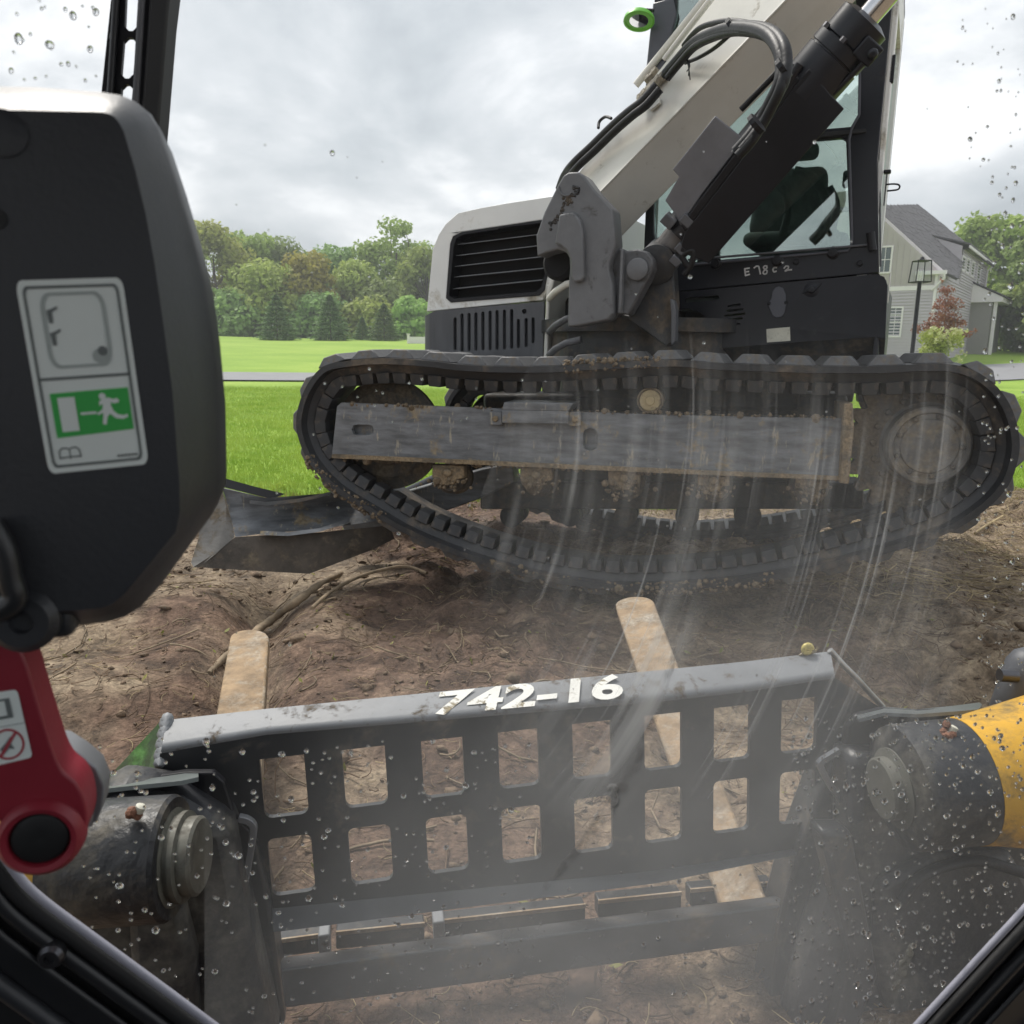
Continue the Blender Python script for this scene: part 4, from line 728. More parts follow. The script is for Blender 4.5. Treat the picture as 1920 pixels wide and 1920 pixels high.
# stencil number on the lip
def text_mesh(body, name, m, parent, quad, lift=0.0, bold=.03):
    """flat lettering mapped onto a quad of world points TL TR BR BL"""
    cu = bpy.data.curves.new('lettering', 'FONT'); cu.body = body; cu.offset = bold; cu.resolution_u = 4
    o = bpy.data.objects.new('lettering', cu); COL.objects.link(o); dg = bpy.context.evaluated_depsgraph_get(); me = o.evaluated_get(dg).to_mesh()
    v = [(p.co.x, p.co.y) for p in me.vertices]; f = [tuple(p.vertices) for p in me.polygons]; bpy.data.objects.remove(o)
    xs, ys = [a for a, _ in v], [b for _, b in v]; x0, x1, y0, y1 = min(xs), max(xs), min(ys), max(ys); TL, TR, BR, BL = quad; n_ = (TR - TL).cross(TL - BL).normalized(); n_ = n_ if n_.dot(EYE - TL) > 0 else -n_
    w = []
    for a, b in v: s, t = (a - x0) / (x1 - x0), (b - y0) / (y1 - y0); w.append((BL * (1 - s) + BR * s) * (1 - t) + (TL * (1 - s) + TR * s) * t + n_ * lift)
    return mesh(name, w, f, m, parent)
def lipp(x, y):
    """point on the sloping face of the lip seen at a pixel"""
    A, B, C_ = GP.pw(312, 1350, -.055), GP.pw(1557, 1221, -.055), GP.pw(302 + 3, 1392, -.006); n_ = (B - A).cross(C_ - A).normalized(); r = ray(x, y); return EYE + r * ((A - EYE).dot(n_) / r.dot(n_))
text_mesh('742-16', 'stencil_number', mt['stencil'], fk, [lipp(826, 1299), lipp(1168, 1264), lipp(1168, 1312), lipp(810, 1345)], .003, .03)
# lower carriage rail and hooks
sheet('carriage_rail', [[GP.pw(x, y, .07) for x, y in ((523, 1803), (980, 1744), (1466, 1684))], [GP.pw(x, y, .10) for x, y in ((525, 1818), (980, 1760), (1464, 1698))], [GP.pw(x, y, .10) for x, y in ((534, 1890), (980, 1832), (1450, 1765))]], M('worn_rail', (.07, .072, .078), .45, var=.3, dirt=(.15, .12, .09), damt=.15, dscale=9), fk, .03, bevel=.004)
for x0, y0, x1, y1 in ((518, 1764, 602, 1753), (630, 1749, 796, 1732), (820, 1728, 1098, 1697), (1122, 1690, 1278, 1674), (1295, 1669, 1450, 1655)):
    G().prism(GP, GP.tr([(x0, y0), (x1, y1), (x1, y1 + 32), (x0, y0 + 32)], -.10), -.10, -.13).done('rail_segment', mt['guard'], fk, bevel=.003)
    G().prism(GP, GP.tr([(x0, y0 - 2), (x1, y1 - 2), (x1, y1 + 5), (x0, y0 + 5)], -.098), -.097, -.101).done('rail_edge', mt['fork'], fk)
for x0, y0 in ((596, 1755), (812, 1730)):
    G().prism(GP, GP.tr([(x0, y0), (x0 + 22, y0 - 3), (x0 + 24, y0 + 55), (x0 + 4, y0 + 58)], -.06), -.06, -.10).done('rail_tie', mt['lip'], fk, bevel=.003)
# uprights of the carriage
for pts in ([(430, 1560), (470, 1540), (505, 1690), (535, 1920), (450, 1960), (420, 1700)], [(1600, 1400), (1650, 1340), (1700, 1600), (1700, 1960), (1430, 1960), (1470, 1700), (1500, 1592), (1556, 1440)]):
    G().prism(GP, GP.tr(pts, .02), .02, -.05).done('carriage_upright', mt['guard'], fk, bevel=.006)
# tines
def tine(L_, R_, name, label=None):
    """edge points (px, py, depth) from tip to heel; a flat bar with a rounded tip"""
    A = [pt(*q) for q in L_]; B = [pt(*q) for q in R_]; up = Vector((0, 0, 1)); rows = []
    ax = (A[0] - A[1]).normalized(); acr = (B[0] - A[0]); w = acr.length / 2; mid = (A[0] + B[0]) / 2; acr = acr.normalized()
    ring = [mid + ax * (w * math.sin(t) * .9) + acr * (-w * math.cos(t)) for t in np.linspace(0, math.pi, 13)]
    poly = ring + B[1:] + A[1:][::-1]; n = len(poly); nn = (B[-1] - A[0]).cross(A[-1] - B[0]).normalized(); nn = nn if nn.z > 0 else -nn
    g = G(); g.add(poly + [p - nn * .035 for p in poly], [tuple(range(n)), tuple(range(2 * n - 1, n - 1, -1))] + [(i, (i + 1) % n, (i + 1) % n + n, i + n) for i in range(n)])
    return g.done(name, mt['fork'], fk, bevel=.006, label=label)
tine([(431, 1195, 2.52), (404, 1345, 2.10), (335, 1740, 1.50)], [(503, 1195, 2.50), (494, 1333, 2.08), (478, 1730, 1.50)], 'tine')
tine([(1154, 1136, 2.72), (1196, 1262, 2.30), (1365, 1740, 1.50)], [(1226, 1128, 2.70), (1273, 1252, 2.28), (1448, 1712, 1.50)], 'tine')
for y_ in (1478, 1620):
    pass
# snail on top of the lip
sn = empty('snail', GP.pw(1513, 1225, -.055), 'small yellow-shelled snail crawling along the top edge of the grey guard', 'snail')
s0 = GP.pw(1513, 1224, -.052); g = G(); path, rads = [], []
for i in range(40):
    t = i / 39 * 2.4 * 2 * math.pi; r = .009 * (1 - i / 46); path.append(s0 + GP.u * (r * math.cos(t)) + GP.v * (.0065 + r * math.sin(t)) + GP.n * (.004 * i / 39)); rads.append(.0058 * (1 - i / 50))
g.tube(path, rads, 10).done('shell', mt['shell'], sn, smooth=60)
G().tube([s0 + GP.u * x + GP.v * y for x, y in ((-.016, -.003), (-.008, -.001), (.004, -.001), (.014, .001), (.019, .003))], [.001, .0035, .004, .0032, .002], 8).done('body', mt['snailbody'], sn, smooth=60)
for k in (-1, 1): G().tube([s0 + GP.u * .018 + GP.v * .003 + GP.n * .001 * k, s0 + GP.u * .023 + GP.v * .009 + GP.n * .003 * k], [.0006, .0009], 6).done('eye_stalk', mt['snailbody'], sn)

# ------------------------------------------------------------------ loader: what is seen of it from the driver's seat
ld = empty('skid_loader', EYE + Vector((0, .6, -1.1)), 'loader seen from its driver seat: rain-spotted windscreen, black frame, yellow arms and red lever', 'loader')
DP = Plane(EYE + FWD * .62, LU, LV); DP = DP if DP.n.dot(EYE - DP.o) > 0 else Plane(EYE + FWD * .62, -LU, LV)
LN = GP.n
def cyl_on(P, x, y, c, ax, prof, name, m, n=40, sm=30, **kw): return G().disc(P.pw(x, y, c), ax, prof, n).done(name, m, ld, smooth=sm, **kw)
# left pivot: yellow cross tube, black drum, greasy pin
AX = (LU * .98 + LN * .12).normalized()
lc = GP.pw(398, 1602, .17)
G().disc(lc - AX * .052, -AX, [(.02, 0), (.080, 0), (.084, .006), (.084, .15), (.02, .15)], 48).done('pivot_drum', mt['drum'], ld, smooth=30)
G().disc(lc - AX * .055, AX, [(.066, -.01), (.066, .004), (.058, .006), (.058, .012), (.061, .013), (.061, .020), (.053, .022), (.053, .036), (.049, .040), (0, .040)], 44).done('pivot_pin', mt['pin'], ld, smooth=25)
G().disc(lc - AX * .195, -AX, [(.02, 0), (.083, 0), (.083, .4), (.02, .4)], 48).done('lift_arm', mt['yellow'], ld, smooth=30)
BKP = Plane(GP.pw(300, 1700, .10), LU, LV)
G().prism(BKP, BKP.tr([(120, 1560), (200, 1480), (330, 1500), (430, 1560), (455, 1700), (520, 1990), (250, 1990), (120, 1760)], 0), 0, -.10).done('coupler_body', mt['drumclean'], ld, bevel=.02)
G().prism(BKP, BKP.tr([(236, 1700), (330, 1660), (365, 1800), (372, 1990), (250, 1990)], .03), .03, -.02).done('coupler_rib', mt['drumclean'], ld, bevel=.015)
G().prism(BKP, BKP.tr([(196, 1470), (347, 1449), (400, 1449), (420, 1466), (439, 1530), (470, 1560), (455, 1700), (380, 1640), (196, 1560)], -.06), -.06, -.075).done('coupler_plate', mt['blackmatt'], ld, bevel=.003)
sheet('plate_edge', [[GP.pw(x, y, .05) for x, y in ((150, 1476), (250, 1464), (347, 1450), (372, 1450))], [GP.pw(x, y, .10) for x, y in ((150, 1484), (250, 1473), (340, 1464), (372, 1457))]], M('wet_plate_edge', (.13, .145, .14), .35, var=.2), ld, .006)
def bar(pts, w, name, m, P=GP, c=.03, th=.008):
    """flat-bar edge following pixels on a plane"""
    L_ = P.tr(smoothpath(pts, 4), c); n = len(L_); lo, hi = [], []
    for i in range(n):
        a, b = L_[max(i - 1, 0)], L_[min(i + 1, n - 1)]; d = math.hypot(b[0] - a[0], b[1] - a[1]) + 1e-9; nx_, ny_ = -(b[1] - a[1]) / d * w / 2, (b[0] - a[0]) / d * w / 2
        lo.append((L_[i][0] + nx_, L_[i][1] + ny_)); hi.append((L_[i][0] - nx_, L_[i][1] - ny_))
    return G().prism(P, lo + hi[::-1], c, c - th).done(name, m, ld, bevel=.0015)
bar([(446, 1537), (462, 1541), (473, 1550), (474, 1566), (466, 1617), (458, 1660), (450, 1700)], .011, 'side_plate_edge', mt['hinge'], c=.04, th=.012)
for nm, P0 in (('grease_nipple', (252, 1524)), ('grease_nipple', (1778, 1374))):
    q = GP.pw(*P0, .20); g = G()
    for k in range(7): g.disc(q + Vector((random.gauss(0, .006), random.gauss(0, .004), random.gauss(0, .005))), Vector((random.gauss(0, .4), random.gauss(0, .4), 1)), [(.004, -.006), (.007, 0), (.004, .006), (0, .007)], 8)
    g.done(nm, mt['nipple'], ld, smooth=60); G().disc(q + LU * .008 + Vector((0, 0, .006)), LU * .5 + Vector((0, 0, 1)), [(.006, -.006), (.007, .003), (.004, .005), (0, .005)], 12).done('nipple_cap', mt['label'], ld, smooth=40)
# right pivot
AX2 = (LU * .98 + LN * .10 + Vector((0, 0, .03))).normalized()
rc = GP.pw(1664, 1478, .17)
G().disc(rc, AX2, [(.03, .012), (.070, .010), (.098, .02), (.100, .03), (.100, .135), (.03, .135)], 48).done('pivot_drum', mt['drumclean'], ld, smooth=30)
G().disc(rc + AX2 * .13, AX2, [(.03, 0), (.101, 0), (.104, .03), (.115, .09), (.128, .16), (.135, .5), (.03, .5)], 48).done('lift_arm', mt['yellow'], ld, smooth=30)
G().disc(rc + AX2 * .03, -AX2, [(.064, 0), (.064, .022), (.050, .026), (.050, .040), (.046, .043), (0, .043)], 40).done('pivot_pin', mt['pincap'], ld, smooth=25)
G().prism(BKP, BKP.tr([(1600, 1420), (1700, 1420), (1960, 1560), (1960, 1990), (1480, 1990), (1540, 1760), (1600, 1600)], 0), 0, -.08).done('coupler_body', mt['drumclean'], ld, bevel=.02)
G().tube(smoothpath([BKP.pw(x, y, .03) for x, y in ((1690, 1690), (1720, 1650), (1770, 1625), (1840, 1615), (1930, 1640))], 6), [.010] * 25, 12).done('coupler_hose', mt['hose'], ld, smooth=60)
G().prism(BKP, BKP.tr([(1650, 1660), (1760, 1600), (1900, 1600), (1960, 1700), (1960, 1990), (1690, 1990), (1640, 1800)], .02), .02, -.02).done('coupler_rib', mt['drumclean'], ld, bevel=.015)
G().prism(BKP, BKP.tr([(1540, 1560), (1600, 1560), (1650, 1830), (1600, 1960), (1560, 1960), (1600, 1800)], .03), .03, -.02).done('coupler_rib', mt['guard'], ld, bevel=.01)
G().prism(GP, GP.tr([(1585, 1400), (1590, 1362), (1607, 1342), (1657, 1330), (1719, 1335), (1815, 1330), (1830, 1400), (1700, 1560), (1610, 1560)], .05), .05, .035).done('coupler_plate', mt['blackmatt'], ld, bevel=.004)
sheet('plate_edge', [[GP.pw(x, y, .03) for x, y in ((1604, 1338), (1657, 1325), (1719, 1330), (1790, 1323), (1836, 1317), (1841, 1320))], [GP.pw(x, y, .08) for x, y in ((1610, 1348), (1657, 1336), (1719, 1339), (1790, 1334), (1834, 1330), (1840, 1325))]], M('wet_plate_edge_grey', (.13, .145, .15), .3, var=.2), ld, .006)
bar([(1576, 1409), (1556, 1421), (1543, 1430), (1541, 1440), (1560, 1475), (1585, 1513), (1606, 1550)], .010, 'side_plate_edge', mt['hinge'], c=.06, th=.010)
G().disc(pt(1925, 1262, 1.5), Vector((.3, .1, 1)), [(.03, -.09), (.038, -.08), (.040, .015), (.032, .035), (.018, .045), (0, .046)], 28).done('tilt_cylinder', mt['greypanel'], ld, smooth=40)
G().tube([pt(1906, 1268, 1.47), pt(1874, 1266, 1.47)], .012, 10).done('hose_elbow', mt['bolt'], ld, smooth=40)
G().tube([pt(1925, 1290, 1.5), pt(1920, 1500, 1.5)], .030, 20).done('tilt_rod', mt['darksteel'], ld, smooth=40)
# door frame below the glass, both corners
LW = [(-60, 1520), (0, 1585), (40, 1638), (64, 1664), (100, 1694), (160, 1738), (230, 1789), (320, 1855), (405, 1918), (520, 2004)]
RW = [(2000, 1598), (1920, 1694), (1850, 1770), (1780, 1846), (1712, 1920), (1640, 2000)]
def shift(pts, dx, dy): return [(x + dx, y + dy) for x, y in pts]
for pts, s_, lab in ((LW, -1, 'left'), (RW, 1, 'right')):
    sp = smoothpath(pts, 5); corner = [(520, 2300), (-200, 2300), (-200, 1500)] if s_ < 0 else [(1640, 2300), (2200, 2300), (2200, 1500)]
    G().prism(DP, DP.tr(shift(sp, s_ * 6, 8), -.004) + DP.tr(corner, -.004), -.0035, -.0055).done('door_frame', mt['seal'], ld)
    G().tube([DP.pw(x, y, .004) for x, y in shift(sp, s_ * 5, 5)], .0032, 10).done('frame_highlight', mt['lip_highlight'], ld, smooth=60)
    G().tube([DP.pw(x, y, .001) for x, y in shift(sp, s_ * 22, 22)], .0055, 10).done('door_seal', mt['seal'], ld, smooth=60)
    G().tube([DP.pw(x, y, .003) for x, y in shift(sp, s_ * 44, 46)], .006, 12).done('frame_rib', mt['frame'], ld, smooth=60)
    fl = shift(sp, s_ * 70, 78); G().prism(DP, DP.tr(fl, .006) + DP.tr(corner, .006), .006, .0).done('inner_trim', mt['frame'], ld, bevel=.004)
    fl = shift(sp, s_ * 105, 150); G().tube([DP.pw(x, y, .010) for x, y in fl], .007, 12).done('trim_roll', mt['plastic'], ld, smooth=60)
bw = DP.pw(99, 1788, .008); G().disc(bw, DP.n, [(.0095, -.004), (.0095, .004), (.007, .0075), (.004, .0075), (.0035, .004), (0, .004)], 24).done('trim_screw', mt['bolt'], ld, smooth=30)
# shell of the cab behind and above the driver
CBp = Plane(EYE, (LU.x, LU.y, 0), (0, 0, 1))
G().box(CBp, -.78, .78, .60, .66, -.55, 1.05).done('roof_panel', mt['frame'], ld, bevel=.01)
G().prism(CBp, [(-.78, -1.2), (.78, -1.2), (.78, .6), (-.78, .6)], 1.05, 1.0, [[(-.55, .0), (.55, .0), (.55, .42), (-.55, .42)]]).done('rear_panel', mt['frame'], ld, bevel=.01)
for sg in (-1, 1): G().box(CBp, sg * .74, sg * .78, -1.2, -.25, -.3, 1.0).done('side_panel', mt['frame'], ld, bevel=.01)
G().box(CBp, -.74, .74, -1.22, -1.18, -.5, 1.0).done('floor_panel', mt['seal'], ld)
# slotted post at the upper left, outside the glass
PPn = Plane(EYE + FWD * .95, LU, LV); PPn = PPn if PPn.n.dot(EYE - PPn.o) > 0 else Plane(PPn.o, -LU, LV)
sl_ = lambda x0, x1, y0, y1, sk, r=8: PPn.tr([(x0 + sk, y0 + r), (x0 + r + sk, y0), (x1 - r + sk, y0), (x1 + sk, y0 + r), (x1, y1 - r), (x1 - r, y1), (x0 + r, y1), (x0, y1 - r)])
G().prism(PPn, PPn.tr([(216, -70), (208, 0), (190, 175), (178, 300), (284, 300), (290, 170), (290, -70)]), 0, -.006, [sl_(234, 257, -60, 58, 4), sl_(227, 250, 70, 147, 5), sl_(222, 243, 158, 240, 6), sl_(211, 220, -40, 25, 2, 3), sl_(204, 212, 58, 74, 1, 3)]).done('slotted_post', mt['blackmatt'], ld)
G().prism(PPn, PPn.tr([(284, -70), (326, -70), (314, 30), (300, 205), (290, 320), (256, 320), (270, 130)], .012), .012, -.03).done('front_post', mt['seal'], ld, bevel=.003)
G().tube([PPn.pw(x, y, .004) for x, y in ((222, -70), (214, 60), (205, 200))], .0035, 8).done('post_bead', mt['frame'], ld, smooth=60)
G().tube([PPn.pw(x, y, .010) for x, y in ((270, -70), (262, 60), (254, 200))], .0035, 8).done('post_bead', mt['greypanel'], ld, smooth=60)
# wiper motor housing with the emergency-exit sticker
BP = Plane(EYE + ray(200, 700) * .44, (LU + FWD * .10), LV)
outer = [(-60, 158), (60, 160), (190, 170), (228, 176), (256, 188), (280, 208), (300, 240), (330, 330), (360, 430), (385, 530), (400, 640), (411, 760), (414, 900), (411, 930), (396, 968), (300, 1100), (262, 1142), (236, 1158), (200, 1168), (140, 1176), (-60, 1184)]
inner = [(-60, 205), (100, 208), (190, 210), (203, 213), (214, 219), (222, 228), (232, 246), (254, 320), (273, 400), (291, 500), (308, 620), (324, 740), (336, 900), (337, 960), (329, 998), (235, 1112), (214, 1130), (204, 1135), (190, 1140), (140, 1145), (-60, 1150)]
mid = [((a[0] * .45 + b[0] * .55), (a[1] * .45 + b[1] * .55)) for a, b in zip(outer, inner)]
rings = [[BP.w(*BP.at(x, y, .0), -.05) for x, y in outer], [BP.w(*BP.at(x, y, .0), -.006) for x, y in outer], [BP.w(*BP.at(x, y, .004), .004) for x, y in [(o[0] * .93 + i[0] * .07, o[1] * .93 + i[1] * .07) for o, i in zip(outer, inner)]], [BP.w(*BP.at(x, y, .022), .022) for x, y in mid], [BP.w(*BP.at(x, y, .034), .034) for x, y in [(o[0] * .06 + i[0] * .94, o[1] * .06 + i[1] * .94) for o, i in zip(outer, inner)]], [BP.w(*BP.at(x, y, .036), .036) for x, y in inner]]
hs_ = G().loft(rings).done('wiper_housing', mt['plastic'], ld, smooth=28)
G().prism(BP, BP.tr([(-60, 1130), (136, 1130), (136, 1196), (100, 1200), (-60, 1207)], .03), .03, -.03).done('housing_foot', mt['plastic'], ld, bevel=.004)
G().disc(BP.pw(50, 1158, .03), BP.n, [(.017, 0), (.017, .006), (.013, .010), (.006, .010), (.005, .006), (0, .006)], 28).done('housing_screw', mt['plastic'], ld, smooth=30)
G().disc(BP.pw(5, 250, .036), BP.n, [(.011, 0), (.011, .0008), (.009, .0014), (.0, .0012)], 32).done('housing_boss', mt['plastic'], ld, smooth=30)
G().disc(BP.pw(-8, 410, .036), BP.n, [(.005, .0), (.005, .0008), (.0, .001)], 24).done('housing_boss', mt['seal'], ld, smooth=30)
G().tube(smoothpath([BP.pw(x, y, .045) for x, y in ((-20, 980), (8, 1030), (20, 1085), (28, 1120), (6, 1142), (-30, 1150))], 5), .006, 10).done('housing_strap', mt['frame'], ld, smooth=60)
class Sticker:
    """unit square -> quad on a plane, for flat print"""
    def __init__(s, P, TL, TR, BR, BL, c, parent): s.P, s.q, s.c, s.parent = P, [P.at(*x, c) for x in (TL, TR, BR, BL)], c, parent
    def xy(s, u, v):
        TL, TR, BR, BL = s.q; f = lambda k: (TL[k] * (1 - u) + TR[k] * u) * (1 - v) + (BL[k] * (1 - u) + BR[k] * u) * v; return (f(0), f(1))
    def poly(s, pts, z, name, m, parent=None, holes=()):
        return G().prism(s.P, [s.xy(*p) for p in pts], s.c + z, s.c + z - .0002, [[s.xy(*p) for p in h] for h in holes]).done(name, m, parent or s.parent)
rr2 = lambda u0, u1, v0, v1, r, asp=1.0: [(u0 + (x - u0) if False else x, v0 + (y - v0 * asp) / asp if False else y) for x, y in [(p[0], v0 + (p[1] - v0)) for p in rrect(u0, u1, v0, v1, r, 4)]]
ST = Sticker(BP, (28, 526), (229, 520), (279, 870), (92, 889), .0365, hs_)
ST.poly(rrect(0, 1, 0, 1, .06), 0.0, 'exit_sticker', mt['sticker'])
ST.poly(rrect(.05, .95, .03, .972, .045), .0004, 'sticker_border', mt['stickgrey'], holes=[rrect(.075, .925, .045, .957, .035)])
ST.poly([(.06, .497), (.94, .497), (.94, .513), (.06, .513)], .0004, 'sticker_rule', mt['stickgrey'])
ST.poly(rrect(.19, .80, .065, .455, .09), .0004, 'door_outline', mt['stickmid'], holes=[rrect(.225, .765, .082, .438, .075)])
for v in (.135, .25): ST.poly([(.24, v + .02), (.275, v + .015), (.34, v), (.345, v + .012), (.29, v + .03), (.285, v + .085), (.25, v + .085)], .0004, 'hinge_print', mt['stickgrey'])
ST.poly([(.68 + .07 * math.cos(t), .40 + .038 * math.sin(t)) for t in np.linspace(0, 6.28, 17)[:-1]], .0005, 'key_print', mt['stickmid']); ST.poly([(.71 + .045 * math.cos(t), .375 + .026 * math.sin(t)) for t in np.linspace(0, 6.28, 13)[:-1]], .0007, 'key_print', mt['stickgrey'])
ST.poly([(.14, .58), (.90, .575), (.90, .80), (.14, .815)], .0004, 'exit_panel', mt['stickgreen'])
ST.poly([(.205, .605), (.37, .605), (.37, .785), (.205, .785)], .0008, 'door_print', mt['sticker'])
ST.poly([(.405, .690), (.56, .690), (.56, .703), (.405, .703)], .0008, 'arrow_print', mt['sticker'])
man = [(.60, .64), (.64, .625), (.70, .622), (.74, .632), (.78, .628), (.80, .640), (.79, .652), (.74, .655), (.715, .645), (.71, .665), (.73, .695), (.77, .715), (.83, .722), (.86, .715), (.865, .732), (.81, .742), (.745, .735), (.69, .708), (.66, .725), (.64, .765), (.605, .76), (.62, .725), (.625, .700), (.60, .705), (.575, .712), (.565, .700), (.60, .690), (.625, .68), (.632, .655), (.615, .655), (.60, .665)]
ST.poly(man, .0008, 'running_figure', mt['sticker']); ST.poly([(.64 + .034 * math.cos(t), .613 + .018 * math.sin(t)) for t in np.linspace(0, 6.28, 13)[:-1]], .0009, 'figure_head', mt['sticker'])
ST.poly([(.13, .885), (.165, .866), (.215, .868), (.236, .876), (.257, .868), (.305, .866), (.34, .885), (.345, .925), (.25, .922), (.236, .932), (.222, .922), (.13, .928)], .0004, 'book_print', mt['stickgrey'], holes=[[(.142, .888), (.17, .874), (.215, .876), (.231, .882), (.231, .915), (.142, .918)], [(.241, .882), (.258, .876), (.30, .874), (.328, .888), (.332, .916), (.241, .915)]])
for k in range(6): ST.poly([(.70 + k * .035, .932), (.724 + k * .035, .931), (.724 + k * .035, .945), (.70 + k * .035, .946)], .0004, 'small_print', mt['stickgrey'])
# red lever with its decal, grey hinge behind
RPl = Plane(EYE + ray(90, 1450) * .46, (LU + FWD * .12), LV)
lever = [(-80, 1195), (10, 1200), (34, 1214), (50, 1246), (66, 1300), (85, 1362), (104, 1420), (120, 1449), (142, 1468), (157, 1497), (163, 1535), (156, 1570), (138, 1597), (112, 1614), (80, 1622), (48, 1616), (22, 1600), (6, 1575), (-4, 1540), (-80, 1545)]
rv = G().prism(RPl, RPl.tr(smoothpath(lever, 3, True), .0), 0, -.030).done('release_lever', mt['red'], ld, bevel=.009, seg=4)
rcn = RPl.pw(78, 1566, .0); G().disc(rcn, RPl.n, [(.0235, -.004), (.0225, .004), (.0195, .007), (.0165, .006), (.0150, -.002), (0, -.003)], 44).done('lever_boss', mt['red'], rv, smooth=50)
G().disc(rcn + RPl.n * .001, RPl.n, [(.0149, 0), (.0149, .003), (.0125, .0045), (0, .003)], 40).done('lever_cap', mt['seal'], rv, smooth=40)
hg = [(95, 1398), (115, 1400), (150, 1422), (180, 1447), (194, 1480), (190, 1520), (178, 1550), (168, 1550), (172, 1510), (160, 1470), (130, 1440), (100, 1425)]
G().prism(RPl, RPl.tr(hg, -.03), -.034, -.055).done('hinge_ring', mt['hinge'], ld, bevel=.004, seg=3)
G().tube(smoothpath([RPl.pw(x, y, -.036) for x, y in ((110, 1432), (140, 1452), (158, 1480), (165, 1520), (160, 1545))], 5), .0045, 10).done('hinge_bush', mt['hinge'], ld, smooth=60)
SD = Sticker(RPl, (-66, 1306), (32, 1293), (61, 1420), (-40, 1443), .0006, rv)
SD.poly(rrect(0, 1, 0, 1, .07), 0, 'lever_decal', mt['sticker'])
SD.poly([(.0, .475), (1, .475), (1, .49), (0, .49)], .0004, 'decal_rule', mt['stickmid'])
SD.poly([(.3, .10), (.82, .10), (.82, .38), (.3, .38)], .0004, 'window_print', mt['stickgrey'], holes=[[(.36, .13), (.72, .13), (.72, .34), (.36, .34)]])
ccx, ccy = .62, .74
SD.poly([(ccx + .30 * math.cos(t), ccy + .22 * math.sin(t)) for t in np.linspace(0, 6.28, 33)[:-1]], .0004, 'prohibition_ring', mt['stickred'], holes=[[(ccx + .26 * math.cos(t), ccy + .19 * math.sin(t)) for t in np.linspace(0, 6.28, 33)[:-1]]])
SD.poly([(ccx + .17, ccy - .17), (ccx + .21, ccy - .14), (ccx - .17, ccy + .17), (ccx - .21, ccy + .14)], .0006, 'prohibition_bar', mt['stickred'])
SD.poly([(ccx - .17, ccy + .05), (ccx - .05, ccy - .02), (ccx + .06, ccy - .10), (ccx + .13, ccy - .09), (ccx + .05, ccy + .0), (ccx + .10, ccy + .08), (ccx + .0, ccy + .06), (ccx - .10, ccy + .12)], .0005, 'figure_print', mt['stickgrey'])

